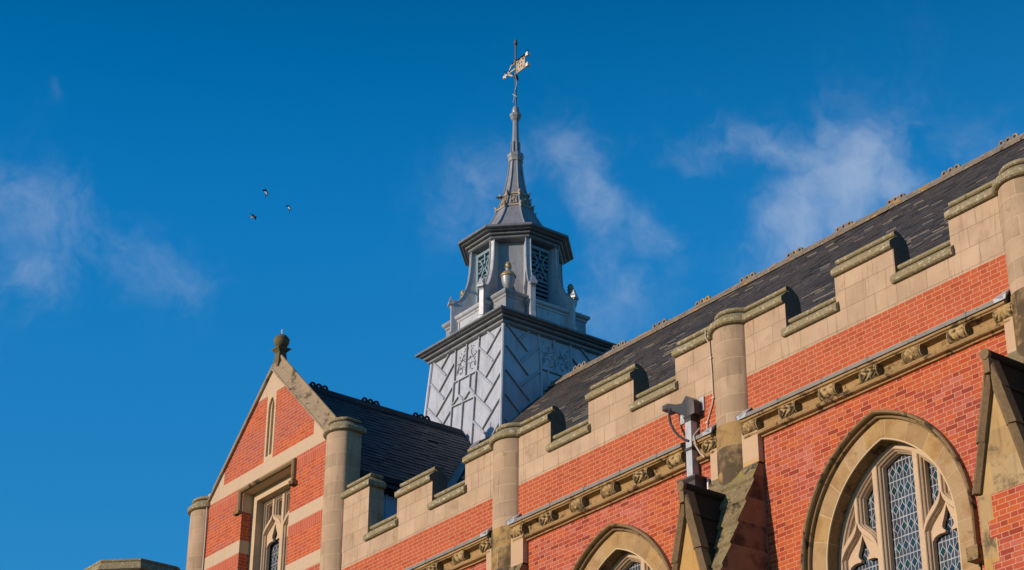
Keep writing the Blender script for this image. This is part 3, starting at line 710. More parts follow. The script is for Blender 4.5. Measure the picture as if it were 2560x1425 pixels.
def crest(cx_, cy_, z, along, parent, mat):
    # three pierced round-headed loops on one tile
    b = MB(); pw = .165; out = [(-1.5 * pw - .02, 0)]
    for k in (-1, 0, 1):
        for i in range(9):
            t = PI - PI * i / 8; out.append((k * pw + .078 * math.cos(t), .050 + .068 * math.sin(t)))
    out.append((1.5 * pw + .02, 0))
    holes = [[(k * pw + .032 * math.sin(2 * PI * i / 8), .055 + .030 * math.cos(2 * PI * i / 8)) for i in range(8)] for k in (-1, 0, 1)]
    b.plate([out] + holes, -.022, .022)
    v2 = []
    for x, y, zz in b.v: v2.append((cx_ + x, cy_ + y, z + zz) if along == 'x' else (cx_ - y, cy_ + x, z + zz))
    b.v = v2; return b.build('ridge_crest', mat, parent)
x = -35.27
for k in range(26):
    xx = -33.82 + k * 1.47
    if xx < XR - .3: crest(xx, RY, RZ + .06, 'x', ridge, 'ridge')
# lead steps of the gutter behind the crenels
for a, b in CRE[2:6]: lb = MB(); lb.box(a + .02, a + .38, .44, .62, 15.2, 15.78); lb.build('gutter_lead_step', 'flash', hall)

# ================================================================== gabled cross wing
GX = -36.33
wing = thing('gabled_wing', 'brick and stone banded gable end with ball finial, beside the hall roof', 'building', (GX, 0, 0))
TR_, TL_ = -33.385, -39.30
GS = .953
ZAP = 20.60
def rake_z(x, d=0.0): return ZAP - GS * abs(x - GX) + d
WX0, WX1, WZT = -37.34, -35.24, 17.93
gw = MB()
og_ = [(TL_ + .2, 0), (TR_ - .2, 0), (TR_ - .2, rake_z(TR_ - .2)), (GX, ZAP), (TL_ + .2, rake_z(TL_ + .2))]
gw.plate([og_, [(WX0, 12.0), (WX1, 12.0), (WX1, WZT), (WX0, WZT)], [(GX + .03 - .19, 18.40), (GX + .03 + .19, 18.40), (GX + .03 + .19, 20.0), (GX + .03 - .19, 20.0)]], 0, .262)
gw.build('gable_wall', 'brick_gable', wing)
def band(z0, z1, x0=TL_ + .3, x1=TR_ - .25, y=-.004): 
    b = MB()
    if z0 < WZT and z1 > 12:
        b.box(WX1 - .001, x1, y, .05, z0, z1); b.build('stone_band', 'band', wing)
        b = MB(); b.box(x0, WX0 + .004, y, .26, z0, z1)
    else: b.box(x0, x1, y, .05, z0, z1)
    return b.build('stone_band', 'band', wing)
band(18.075, 18.385); band(16.51, 16.81); band(15.32, 15.63); band(14.1, 14.42)
for x0, x1, z0, z1 in ((TL_ + .3, WX0 - .05, 17.79, 18.075), (WX1 + .03, TR_ - .25, 17.79, 18.075), (TL_ + .3, WX0 - .001, 16.24, 16.51), (WX1 + .001, TR_ - .25, 16.24, 16.51)):
    b = MB(); b.box(x0, x1, -.003, .05, z0, z1); b.build('soldier_course', 'soldier', wing)
b = MB()   # apex and foot stones
b.prism([(GX - (ZAP - 20.01) / GS, 20.01), (GX + (ZAP - 20.01) / GS, 20.01), (GX, ZAP)], 'y', -.0045, .05)
b.build('apex_stone', 'band', wing)
for sg in (-1, 1):
    xf = GX + sg * 1.945
    b = MB(); b.prism([(xf, 18.385), (GX + sg * 2.32, 18.385), (xf, rake_z(xf))], 'y', -.0045, .05)
    b.build('foot_stone', 'band', wing)
b = MB()   # blind lancet panel with a sunk slit
sl = [(-.13, 18.50), (.13, 18.50), (.13, 19.68), (.11, 19.78), (.06, 19.88), (0, 19.94), (-.06, 19.88), (-.11, 19.78), (-.13, 19.68)]
b.plate([[(-.195, 18.386), (.195, 18.386), (.195, 20.009), (-.195, 20.009)], sl], -.006, .10, ox=GX + .03)
b.plate([[(-.14, 18.42), (.14, 18.42), (.14, 19.97), (-.14, 19.97)], [(x * .55, 18.50 + (z - 18.5) * .97 + .03) for x, z in sl]], .045, .10, ox=GX + .03)
b.box(GX + .03 - .14, GX + .03 + .14, .098, .12, 18.4, 19.98)
b.prism([(-.005, 18.42), (.1, 18.60), (.1, 18.42)], 'x', GX - .10, GX + .16)
b.build('blind_lancet', 'frame', wing)
# square-headed window
win = thing_part('square_window', wing, (-36.29, 0, 16))
h_ = MB()
HP = lambda e: [(-37.45 - e, 17.50), (-37.45 - e, 18.0 + e), (-35.05 + e, 18.0 + e), (-35.05 + e, 17.50)]
hp = [(0, 0), (0, -.05), (.03, -.085), (.07, -.09), (.095, -.06), (.10, 0)]
h_.loft([[(-37.36 - o, y, 17.50) for o, y in hp], [(-37.36 - o, y, 17.935 + o) for o, y in hp], [(-35.14 + o, y, 17.935 + o) for o, y in hp], [(-35.14 + o, y, 17.50) for o, y in hp]])
h_.box(-37.59, -37.35, -.088, .02, 17.44, 17.50); h_.box(-35.15, -34.97, -.12, .02, 17.40, 17.50)
h_.build('hood_mould', 'hood', win)
f_ = MB(); f_.plate([[(WX0 - .02, 12), (WX1 + .02, 12), (WX1 + .02, 17.96), (WX0 - .02, 17.96)], [(-37.15, 12.1), (-35.43, 12.1), (-35.43, 17.74), (-37.15, 17.74)]], .262, .44)
f_.box(WX0 + .001, WX1 - .001, .0, .27, WZT - .004, WZT + .05)
f_.box(WX0 - .04, WX0 + .006, .004, .262, 17.48, WZT)
f_.build('stone_frame', 'frame', win)
def sq_loops(e):
    cx0, cx1, zt = -37.15, -35.43, 17.74; mid = (cx0 + cx1) / 2; loops = []
    top, drop = 17.36, .52
    for sg in (-1, 1):
        ca = mid + sg * (cx1 - mid) / 2; half = (cx1 - mid) / 2 - .035; og = og_half(top, half, drop)
        for s2 in (-1, 1):
            xa, xb = .022 + e, half - .005 - e * .8
            X = [xa + (xb - xa) * i / 14 for i in range(15)]
            loops.append([(ca + s2 * u, og_z(og, u) + .036 + e * 1.2) for u in X] + [(ca + s2 * u, zt - .045 - e) for u in reversed(X)])
        loops.append(ogee_light(ca, og, half - .022 - e, .045 + e, 12.2))
    return loops
t_ = MB(); moulded(t_, [(-37.16, 12.1), (-35.42, 12.1), (-35.42, 17.75), (-37.16, 17.75)], sq_loops, .44, 0); cusp_plates(t_, [(-36.29 + sg * .43, 17.36, .395, .52, 12.25) for sg in (-1, 1)], .53, .60, 0); t_.build('tracery', 'tracery', win)
gl = MB(); gl.box(-37.15, -35.43, .66, .67, 12, 17.74); gl.build('leaded_glass', 'glass_wing', win)
# gable coping, mitred at the apex
cp = MB(); PR = [(-.045, 0), (-.05, .035), (.10, .275), (.085, .31), (.115, .345), (.17, .345), (.33, .26), (.33, 0)]
cth = math.cos(math.atan(GS)); sth = math.sin(math.atan(GS))
def cpt(x, sg, y, n): return (x, y, rake_z(x) + n / cth)
rings = []
for x in (TL_ + .30, GX, TR_ - .30): rings.append([cpt(x, 0, y, n) for y, n in PR])
cp.loft(rings)
for sg in (-1, 1):
    cp.tube([cpt(GX + sg * (abs(TR_ - .30 - GX)), 0, .115, .335), cpt(GX, 0, .115, .335)], .035, 8)
    cp.tube([cpt(GX + sg * (abs(TR_ - .30 - GX)), 0, -.045, .02), cpt(GX, 0, -.045, .02)], .026, 8)
gcop = cp.build('gable_coping', 'splay', wing)
# ball finial
bf = MB(); fx, fy = GX + .02, .15
bf.loft([[(fx + sx_ * a, fy + sy_ * a, z) for sx_, sy_ in ((-1, -1), (1, -1), (1, 1), (-1, 1))] for a, z in ((.15, 20.66), (.12, 20.84), (.10, 20.97), (.092, 21.07), (.11, 21.09), (.135, 21.12), (.165, 21.15), (.168, 21.175), (.09, 21.20))])
fo = bf.build('ball_finial', 'finial', wing)
bl = MB(); prof = [(.06, -.19)] + [(.178 * math.cos(math.radians(a)), .178 * math.sin(math.radians(a))) for a in range(-68, 9, 8)] + [(.186, .035), (.186, .05), (.170, .06)] + [(.178 * math.cos(math.radians(a)), .178 * math.sin(math.radians(a))) for a in range(22, 90, 8)] + [(.012, .178)]
bl.lathe(prof, (fx, fy, 21.37), 28); bl.build('ball', 'finial', fo, smooth=True)
sp = MB(); sp.lathe([(.012, 0), (.012, .05), (.03, .065), (.012, .09), (.022, .11), (.003, .14)], (fx, fy, 21.545), 10); sp.build('spike', 'white_metal', fo, smooth=True)
# corner turrets
def turret(c, zt, side):
    t = MB(); pth = arc_front(c)
    plan = pth + [(c + AH, .36), (c - AH, .36)]
    t.prism(plan, 'z', 0, zt); to = t.build('corner_turret', 'pier', wing, smooth=True)
    q = MB(); prof = [(.0, -.01), (.05, .0), (.075, .02), (.076, .10), (-.03, .212), (-.07, .226), (-.068, .242), (-.035, .244), (-.015, .262), (-.015, .29), (-.04, .316), (-.18, .33)]
    q.sweep(plan, [(o, zt + z) for o, z in prof], closed=True); q.build('turret_cap', 'coping', to, smooth=True)
turret(TR_, 18.03, 1); turret(TL_, 18.03, -1)
# wing roof
EX = -33.12
wr = MB(); zl = lambda x: 20.44 - (x - GX) * .992
wr.prism([(GX, 20.42), (EX + .05, zl(EX + .05) - .02), (EX + .05, zl(EX + .05) - .20), (GX, 20.22), (2 * GX - EX, zl(EX) - .20), (2 * GX - EX, zl(EX) - .02)], 'y', .28, 5.9)
wro = wr.build('slate_roof', 'slate_wing', wing)
sm_ = MB(); Ls = math.hypot(EX - GX, zl(EX) - 20.44)
slates(sm_, (EX, .30, zl(EX)), (0, 1, 0), (GX - EX, 0, 20.44 - zl(EX)), 5.4, Ls, .26, .19, 11, clip=lambda p: p.z > RZ - RS * (RY - p.y) - .15 and not (p.y > 5.22))
sm_.build('slating', ['slate_wing', 'slate_wing'], wro)
wrd = MB(); wrd.prism([(GX - .2, 20.30), (GX - .05, 20.47), (GX, 20.52), (GX + .05, 20.47), (GX + .2, 20.30), (GX + .19, 20.27), (GX, 20.42), (GX - .19, 20.27)], 'y', .3, 5.27)
wrt = wrd.build('ridge_tiles', 'ridge_dark', wing, smooth=True)
for y in (1.22, 2.65, 4.11): crest(GX, y, 20.49, 'y', wrt, 'ridge_dark')
gt = MB(); gt.prism([(EX - .02, zl(EX) - .03), (EX + .11, zl(EX) - .05), (EX + .11, zl(EX) - .15), (EX - .02, zl(EX) - .19), (-33.36, zl(EX) - .30), (-33.36, zl(EX) - .1)], 'y', .38, 2.9); gt.build('eaves_gutter', 'gutter', wing)
lw = MB(); lw.box(-39.2, -38.9, .3, 7, 0, 16.9); lw.build('side_wall', 'brick_gable', wing)
sw = MB(); sw.box(-33.7, -33.36, .37, 6.5, 0, 17.05)
for y in (.75, 1.25, 1.75, 2.25, 2.75, 3.25): sw.box(-33.36, -33.325, y - .02, y + .02, 14.5, 17.05)
sw.build('lead_clad_side', 'blue_lead', wing)
vl = MB(); V0, V1 = Vector((-35.80, 5.27, 19.93)), Vector((-33.0, 2.55, 17.20)); d_ = Vector((.36, 0, 0)); up_ = Vector((0, -.03, .03))
vl.add([V0 - d_ * .3 + up_, V0 + d_ + up_, V1 + d_ + up_, V1 - d_ * .3 + up_, V0 - d_ * .3 + up_ * 2.4, V1 - d_ * .3 + up_ * 2.4], [(0, 1, 2, 3), (0, 3, 5, 4)]); vl.build('valley_lead', 'lead_mid', wing)

# far octagonal turret at the lower left
ft = thing('stone_turret', 'top of an octagonal stone turret in the bottom left corner', 'tower', (-44.45, 1, 0))
def octp(cx_, cy_, R, z, ph=22.5): return [(cx_ + R * math.cos(math.radians(ph + 45 * i)), cy_ + R * math.sin(math.radians(ph + 45 * i)), z) for i in range(8)]
m_ = MB(); m_.loft([octp(-44.45, 1, r, z) for r, z in ((1.22, 0), (1.22, 17.78))]); m_.build('shaft', 'pier', ft)
m_ = MB(); m_.loft([octp(-44.45, 1, r, z) for r, z in ((1.2, 17.76), (1.37, 17.80), (1.42, 17.83), (1.42, 17.90), (1.34, 17.98), (1.33, 18.02), (1.36, 18.05), (1.36, 18.09), (1.32, 18.11), (.9, 18.18))]); m_.build('turret_cap', 'coping', ft)

# ================================================================== lead cupola on the roof crossing
CX, CY = -36.40, 6.98
cup = thing('lead_cupola', 'grey lead-clad cupola with square battered base, octagonal louvred lantern and tapering spire', 'cupola', (CX, CY, 17))
HB = lambda z: 1.70 - .0664 * (z - 20)
s_ = MB(); s_.loft([[(CX + a * HB(z), CY + b * HB(z), z) for a, b in ((-1, -1), (1, -1), (1, 1), (-1, 1))] for z in (15.5, 22.9)])
SEG = [((.994, 22.85), (.582, 22.275)), ((.991, 22.2), (.578, 21.607)), ((.987, 21.55), (.564, 20.937)), ((.987, 20.85), (.555, 20.22)), ((.98, 20.17), (.56, 19.5)),
       ((.58, 22.9), (.774, 22.623)), ((.358, 22.587), (.771, 21.966)), ((.338, 21.973), (.775, 21.298)), ((.324, 21.306), (.766, 20.6)), ((.315, 20.6), (.75, 19.9)),
       ((-.48, 22.9), (-.692, 22.576)), ((-.317, 22.518), (-.685, 21.924)), ((-.301, 21.857), (-.693, 21.267)), ((-.294, 21.201), (-.69, 20.6)), ((-.29, 20.5), (-.68, 19.9)),
       ((-.94, 22.887), (-.52, 22.312)), ((-.94, 22.295), (-.509, 21.66)), ((-.94, 21.62), (-.502, 20.98)), ((-.94, 20.95), (-.5, 20.3)), ((-.94, 20.28), (-.5, 19.65)),
       ((-.296, 22.917), (-.255, 21.977)), ((-.266, 21.967), (-.235, 19.3)), ((.366, 22.913), (.358, 21.958)), ((.333, 21.92), (.32, 19.3)), ((.017, 22.927), (.043, 21.993)),
       ((-.266, 21.967), (.345, 21.945)), ((-.127, 21.944), (-.112, 21.547)), ((.173, 21.92), (.178, 21.565)), ((-.112, 21.547), (.027, 21.339)), ((.178, 21.565), (.324, 21.315)),
       ((.175, 21.475), (.047, 21.309)), ((-.124, 21.481), (-.263, 21.339)), ((-.259, 21.3), (.32, 21.249)), ((.029, 21.30), (.039, 19.3))]
for k in range(4):
    ca, sa = (1, 0, -1, 0)[k], (0, 1, 0, -1)[k]
    def P(u, z, e):
        h = HB(z); x, y = u * h, -h - e; return (CX + x * ca - y * sa, CY + x * sa + y * ca, z)
    for (u0, z0), (u1, z1) in SEG:
        dx, dz = (u1 - u0) * 1.6, z1 - z0; L = math.hypot(dx, dz); nx, nz = -dz / L, dx / L
        rg = []
        for u, z in ((u0, z0), (u1, z1)):
            rg.append([P(u + nx * o / 1.6, z + nz * o, e) for o, e in ((-.034, -.01), (-.030, .024), (-.014, .046), (.014, .046), (.030, .024), (.034, -.01))])
        s_.loft(rg); minus = nz > .2 or (abs(nz) <= .2 and nx < 0)      # shade and dirt put into the colour of each roll's lower or right flank
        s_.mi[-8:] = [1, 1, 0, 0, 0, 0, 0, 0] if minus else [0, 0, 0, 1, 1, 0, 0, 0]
    s_.tube([P(-1, 22.9, 0), P(-1, 15.5, 0)], .055, 10)
    s_.lathe([(.004, -.04), (.05, -.02), (.055, .03), (.02, .06), (0.004, .065)], P(-.985, 20.05, 0.02), 8)
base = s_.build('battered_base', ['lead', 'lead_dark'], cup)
# cast ornament panels on the upper middle of each face
for k in range(4):
    ca, sa = (1, 0, -1, 0)[k], (0, 1, 0, -1)[k]
    o_ = MB(); rng = random.Random(k)
    def P(u, z, e):
        h = HB(z); x, y = u * h, -h - e; return (CX + x * ca - y * sa, CY + x * sa + y * ca, z)
    for cc, sg in (((-.125), 1), (.195, -1)):
        o_.tube([P(cc + sg * (.07 * math.cos(3.6 * i / 14) - .02), 22.62 - .48 * i / 14, .008) for i in range(15)], .013, 5)
        o_.tube([P(cc + sg * .06 * math.sin(5 * i / 10), 22.20 - .10 * math.cos(5 * i / 10), .008) for i in range(11)], .011, 5)
        o_.tube([P(cc - .10, 22.42, .008), P(cc, 22.45, .008), P(cc + .10, 22.50, .008)], .009, 5)
        for j in range(16):
            a = rng.uniform(-.11, .11); z = rng.uniform(22.08, 22.78); o_.lathe([(.002, -.02), (.018, -.01), (.02, .008), (.002, .02)], P(cc + a, z, .006), 6)
    for j in range(9): o_.lathe([(.002, -.04), (.036, -.01), (.03, .02), (.002, .04)], P(.03 + rng.uniform(-.03, .03), 22.15 + j * .075, .02), 6)
    o_.build('cast_ornament', 'lead_mid', base)
cn = MB(); sq = [(CX - 1, CY - 1), (CX + 1, CY - 1), (CX + 1, CY + 1), (CX - 1, CY + 1)]
cn.sweep(sq, [(o - 1, z) for o, z in ((1.47, 22.86), (1.56, 22.875), (1.60, 22.905), (1.605, 22.945), (1.585, 22.965), (1.58, 22.985), (1.66, 22.99), (1.685, 23.01), (1.685, 23.04), (1.655, 23.055), (1.65, 23.07), (1.745, 23.075), (1.765, 23.09), (1.76, 23.10), (1.75, 23.11), (1.83, 23.12), (1.838, 23.135), (1.835, 23.17), (1.80, 23.185), (1.0, 23.30))], closed=True)
cn.add([(CX + a, CY + b, 23.299) for a, b in ((-1, -1), (1, -1), (1, 1), (-1, 1))], [(0, 1, 2, 3)])
cn.build('square_cornice', 'lead_dark', cup)
# plinths, pedestals
pl = MB(); MOULD = [(0, 23.2), (0, 23.70), (.02, 23.72), (.03, 23.76), (.07, 23.79), (.085, 23.83), (.085, 23.87), (-.05, 23.90)]
for k in range(4):
    a = PI / 2 * k; R2 = lambda x, y: (CX + x * math.cos(a) - y * math.sin(a), CY + x * math.sin(a) + y * math.cos(a))
    pl.sweep([R2(-.62, -.8), R2(-.62, -1.43), R2(.62, -1.43), R2(.62, -.8)], MOULD)
    pl.sweep([R2(-.45, -1.436), R2(-.445, -1.436)], [(0, 23.3), (0, 23.68), (.02, 23.68), (.02, 23.3)])
    pl.add([(*R2(-.62, -1.43), 23.895), (*R2(.62, -1.43), 23.895), (*R2(.62, -.8), 23.895), (*R2(-.62, -.8), 23.895)], [(0, 1, 2, 3)])
pl.build('plinth', 'lead_fin', cup)
for sx_, sy_ in ((-1, -1), (1, -1), (1, 1), (-1, 1)):
    p = MB(); a0, a1 = .66, 1.27
    xs = sorted((CX + sx_ * a0, CX + sx_ * a1)); ys = sorted((CY + sy_ * a0, CY + sy_ * a1))
    rect = [(xs[0], ys[0]), (xs[1], ys[0]), (xs[1], ys[1]), (xs[0], ys[1])]
    p.sweep(rect, [(.0, 23.2), (0, 23.80), (.02, 23.82), (.03, 23.87), (.065, 23.90), (.085, 23.94), (.085, 23.985), (.03, 24.01), (-.2, 24.05)], closed=True)
    p.box(xs[0] + .15, xs[1] - .15, ys[0] + .15, ys[1] - .15, 24.0, 24.06)
    p.build('pedestal', 'lead_mid', cup)
# lantern body and louvres
lb = MB(); lb.loft([octp(CX, CY, 1.02, z) for z in (23.25, 25.80)]); lan = lb.build('lantern', 'lead_mid', cup)
AP = 1.02 * math.cos(math.radians(22.5))
for k in range(4):
    a = PI / 2 * k
    def T(u, d, z): x, y = u, -AP - d; return (CX + x * math.cos(a) - y * math.sin(a), CY + x * math.sin(a) + y * math.cos(a), z)
    bk = MB(); bk.add([T(-.30, .004, 23.92), T(.30, .004, 23.92), T(.30, .004, 25.62), T(-.30, .004, 25.62)], [(0, 1, 2, 3)])
    lo = bk.build('louvre_opening', 'dark', lan)
    fr = MB()
    def bar(u0, z0, u1, z1, hw, d0, d1):
        L = math.hypot(u1 - u0, z1 - z0); nx, nz = -(z1 - z0) / L * hw, (u1 - u0) / L * hw
        fr.loft([[T(u + nx, d0, z + nz), T(u + nx, d1, z + nz), T(u - nx, d1, z - nz), T(u - nx, d0, z - nz)] for u, z in ((u0, z0), (u1, z1))])
    for z in [23.98 + .125 * i for i in range(13)]: fr.loft([[T(-.29, .01, z + .075), T(-.29, .055, z), T(-.29, .04, z - .01), T(-.29, .01, z + .05)], [T(.29, .01, z + .075), T(.29, .055, z), T(.29, .04, z - .01), T(.29, .01, z + .05)]])
    bar(-.31, 23.9, -.31, 25.66, .04, 0, .08); bar(.31, 23.9, .31, 25.66, .04, 0, .08); bar(-.35, 25.63, .35, 25.63, .04, 0, .085); bar(-.3, 24.72, .3, 24.72, .02, .03, .07)
    bar(0, 25.15, 0, 25.6, .022, .03, .07)
    for sg in (-1, 1):
        pts = [(0, 25.32), (sg * .02, 25.22), (sg * .06, 25.12), (sg * .12, 25.0), (sg * .20, 24.88), (sg * .28, 24.78)]
        for p_, q_ in zip(pts, pts[1:]): bar(*p_, *q_, .022, .03, .07)
        pts = [(sg * .28, 25.5), (sg * .15, 25.42), (sg * .09, 25.30), (sg * .12, 25.18), (sg * .22, 25.12), (sg * .29, 25.14)]
        for p_, q_ in zip(pts, pts[1:]): bar(*p_, *q_, .02, .03, .07)
    ring_ = [(.085 * math.sin(2 * PI * i / 12), 24.83 + .085 * math.cos(2 * PI * i / 12)) for i in range(13)]
    for p_, q_ in zip(ring_, ring_[1:]): bar(*p_, *q_, .02, .03, .07)
    fr.build('fretwork_louvre', 'louvre', lan)
# eight scrolled fins
for k in range(8):
    a = math.radians(22.5 + 45 * k); ca, sa = math.cos(a), math.sin(a); wd = .062
    prof = [(.9, 25.80), (1.20, 25.80), (1.205, 25.5), (1.22, 25.2), (1.26, 24.9), (1.33, 24.65), (1.42, 24.45), (1.50, 24.34), (1.58, 24.30), (1.64, 24.31), (1.69, 24.36), (1.715, 24.435), (1.735, 24.36), (1.755, 24.25), (1.765, 24.20), (1.72, 24.17), (1.70, 24.12), (1.70, 23.45), (1.74, 23.40), (1.745, 23.23), (.9, 23.23)]
    f = MB(); n = len(prof)
    def Q(r, t, z): return (CX + r * ca - t * sa, CY + r * sa + t * ca, z)
    tri = tessellate_polygon([[Vector((r, z, 0)) for r, z in prof]])
    f.add([Q(r, -wd, z) for r, z in prof] + [Q(r, wd, z) for r, z in prof], [tuple(t) for t in tri] + [tuple(n + i for i in t) for t in tri] + [(j, (j + 1) % n, n + (j + 1) % n, n + j) for j in range(n)])
    # raised lips along both edges of the sweep, and the little roof of the post
    for sg in (-1, 1): f.tube([Q(r + .008, sg * wd, z) for r, z in prof[1:10]], .017, 6)
    f.loft([[Q(1.66, -wd - .03, 24.20), Q(1.78, -wd - .03, 24.20), Q(1.78, wd + .03, 24.20), Q(1.66, wd + .03, 24.20)], [Q(1.60, -wd - .035, 24.25), Q(1.775, -wd - .035, 24.25), Q(1.775, wd + .035, 24.25), Q(1.60, wd + .035, 24.25)], [Q(1.62, -.02, 24.33), Q(1.725, -.012, 24.44), Q(1.725, .012, 24.44), Q(1.62, .02, 24.33)]])
    f.build('scrolled_fin', 'lead_fin', cup)
oc = MB(); oc.loft([octp(CX, CY, r, z) for r, z in ((1.0, 25.74), (1.23, 25.76), (1.27, 25.78), (1.285, 25.80), (1.285, 25.83), (1.265, 25.845), (1.265, 25.86), (1.345, 25.865), (1.36, 25.88), (1.36, 25.905), (1.335, 25.92), (1.335, 25.935), (1.45, 25.94), (1.465, 25.955), (1.455, 25.97), (1.54, 25.985), (1.555, 26.0), (1.55, 26.05), (1.53, 26.065), (1.1, 26.22))]); oc.build('octagonal_cornice', 'lead_dark', cup)
SX = CX - .03
def so_(z): return SX - .012 * (z - 26) * .6
SPR = [(1.12, 26.20), (.93, 26.36), (.78, 26.55), (.66, 26.76), (.56, 26.95), (.49, 27.12), (.43, 27.30), (.375, 27.48), (.33, 27.64), (.275, 27.86), (.225, 28.12), (.185, 28.42), (.165, 28.70)]
sp = MB(); sp.loft([octp(so_(z), CY, r, z) for r, z in SPR])
for i in range(8):
    sp.tube([octp(so_(z), CY, r + .005, z)[i] for r, z in SPR], [.035 - .014 * t / 12 for t in range(13)], 6)
spo = sp.build('spire', 'lead_mid', cup)
for z, r in ((27.17, .475), (27.58, .350)):
    b = MB(); pts = octp(so_(z), CY, r + .015, z); b.tube(pts + [pts[0]], .027, 6); b.build('gilt_band', 'gilt_pale', spo)
    for i in range(8):
        b = MB(); p = Vector(pts[i]); o = (p - Vector((so_(z), CY, z))).normalized()
        b.tube([p, p + o * .05 + Vector((0, 0, .03)), p + o * .085 + Vector((0, 0, .075))], [.034, .03, .012], 6)
        b.tube([p, p + o * .05 - Vector((0, 0, .04)), p + o * .06 - Vector((0, 0, .085))], [.034, .026, .01], 6)
        b.build('crocket', 'gilt_pale' if i % 2 else 'rod', spo)
pn = MB()
for i in range(8):
    A = [Vector(v) for v in octp(so_(27.25), CY, .452, 27.25)]; B = [Vector(v) for v in octp(so_(27.5), CY, .375, 27.5)]
    q = [A[i].lerp(A[(i + 1) % 8], .24), A[i].lerp(A[(i + 1) % 8], .76), B[i].lerp(B[(i + 1) % 8], .74), B[i].lerp(B[(i + 1) % 8], .26)]
    o = ((q[0] + q[1]) / 2 - Vector((so_(27.25), CY, 27.25))).normalized() * .012
    q = [v + o for v in q]; pn.tube(q + [q[0]], .014, 5); top = (q[2] + q[3]) / 2; pn.tube([q[0], (q[0] + top) / 2 + o, top, (q[1] + top) / 2 + o, q[1]], .012, 5)
    mdl = (q[0] + q[1] + q[2] + q[3]) / 4; pn.tube([mdl - Vector((0, 0, .06)), mdl + o, mdl + Vector((0, 0, .06))], [.01, .03, .01], 6)
pn.build('gilt_panels', 'gilt_pale', spo)
c1 = MB(); c1.loft([octp(so_(z), CY, r, z) for r, z in ((.15, 28.66), (.185, 28.70), (.20, 28.74), (.205, 28.80), (.225, 28.84), (.235, 28.90), (.225, 28.925), (.12, 28.97))]); c1.build('collar', 'lead_mid', spo)
c1 = MB(); z = 28.715; pts = octp(so_(z), CY, .195, z); c1.tube(pts + [pts[0]], .014, 5); c1.build('gilt_band', 'gilt_pale', spo)
sh = MB(); sh.loft([octp(so_(z), CY, r, z) for r, z in ((.112, 28.9), (.100, 29.3), (.085, 29.7), (.076, 30.08))])
for i in range(8): sh.tube([octp(so_(z), CY, r, z)[i] for r, z in ((.122, 28.94), (.113, 29.32))], .016, 6)
sh.build('shaft', 'lead_mid', spo)
c2 = MB(); c2.loft([octp(so_(z), CY, r, z) for r, z in ((.085, 30.0), (.12, 30.05), (.135, 30.09), (.16, 30.13), (.168, 30.18), (.16, 30.205), (.10, 30.22))]); c2.build('collar', 'lead_mid', spo)
bl = MB(); bl.lathe([(.085, 30.2), (.092, 30.24), (.10, 30.30), (.098, 30.36), (.08, 30.43), (.045, 30.47), (.02, 30.49)], (so_(30.3), CY, 0), 20); bl.build('ball', 'lead_mid', spo, smooth=True)

# urns on three of the four pedestals
def urn(x, y, label):
    u = thing('urn', label, 'urn', (x, y, 24.05), 'lead urns on the cupola pedestals')
    z = 24.05
    m_ = MB(); m_.lathe([(.07, .0), (.095, .02), (.06, .09)], (x, y, z), 20); m_.lathe([(.055, .10), (.085, .14), (.125, .21), (.155, .30), (.172, .40), (.176, .47)], (x, y, z), 20)
    m_.lathe([(.12, .60), (.07, .645), (.07, .70), (.085, .715)], (x, y, z), 20); m_.build('bowl', 'lead_mid', u, smooth=True)
    m_ = MB(); m_.lathe([(.05, .085), (.085, .09), (.09, .105), (.06, .12)], (x, y, z), 20)
    m_.lathe([(.17, .465), (.205, .47), (.21, .49), (.19, .51), (.175, .55), (.13, .60), (.11, .61)], (x, y, z), 20); m_.build('gilt_rim', 'gold', u, smooth=True)
    m_ = MB(); m_.lathe([(.06, .70), (.09, .72), (.085, .735), (.06, .74), (.075, .78), (.072, .84), (.05, .885), (.01, .91)], (x, y, z), 12)
    for i in range(18):
        a = i * 2.4; h = .76 + .11 * (i / 18); r = .074 * math.cos((i / 18 - .2) * 1.3); m_.lathe([(.002, -.02), (.02, 0), (.002, .022)], (x + r * math.cos(a), y + r * math.sin(a), z + h), 5)
    m_.build('pineapple_knop', 'gold', u, smooth=True)
urn(CX + 1.0, CY - 1.0, 'gilt-rimmed lead urn in full view on the front corner pedestal of the cupola')
urn(CX + 1.0, CY + 1.0, 'lead urn half hidden behind the right-hand scrolled fin of the cupola')
urn(CX - .97, CY - .97, 'lead urn behind the left-hand scrolled fin, only its golden knop showing')

# weather vane on the spire
VX = SX - .05
vane = thing('weather_vane', 'gilded banner weather vane on a thin rod at the tip of the spire', 'weather vane', (VX, CY, 30.47))
r_ = MB(); r_.tube([(VX + .03, CY, 30.45), (VX, CY, 32.45)], .024, 10); r_.lathe([(.03, 31.40), (.055, 31.42), (.05, 31.46), (.03, 31.48)], (VX, CY, 0), 12); r_.lathe([(.03, 31.85), (.045, 31.87), (.045, 31.98), (.03, 32.0)], (VX, CY, 0), 12); r_.build('rod', 'rod', vane, smooth=True)
r_ = MB(); r_.lathe([(.02, 32.42), (.04, 32.46), (.025, 32.48), (.055, 32.50), (.05, 32.53), (.042, 32.58), (.03, 32.63), (.005, 32.66)], (VX, CY, 0), 14); r_.build('finial', 'rod', vane, smooth=True)
b_ = MB()
def vb(u0, z0, u1, z1, w_=.022, t=.012):
    L = math.hypot(u1 - u0, z1 - z0); nx, nz = -(z1 - z0) / L * w_, (u1 - u0) / L * w_
    b_.loft([[(VX + u + nx, CY - t, z + nz), (VX + u + nx, CY + t, z + nz), (VX + u - nx, CY + t, z - nz), (VX + u - nx, CY - t, z - nz)] for u, z in ((u0, z0), (u1, z1))])
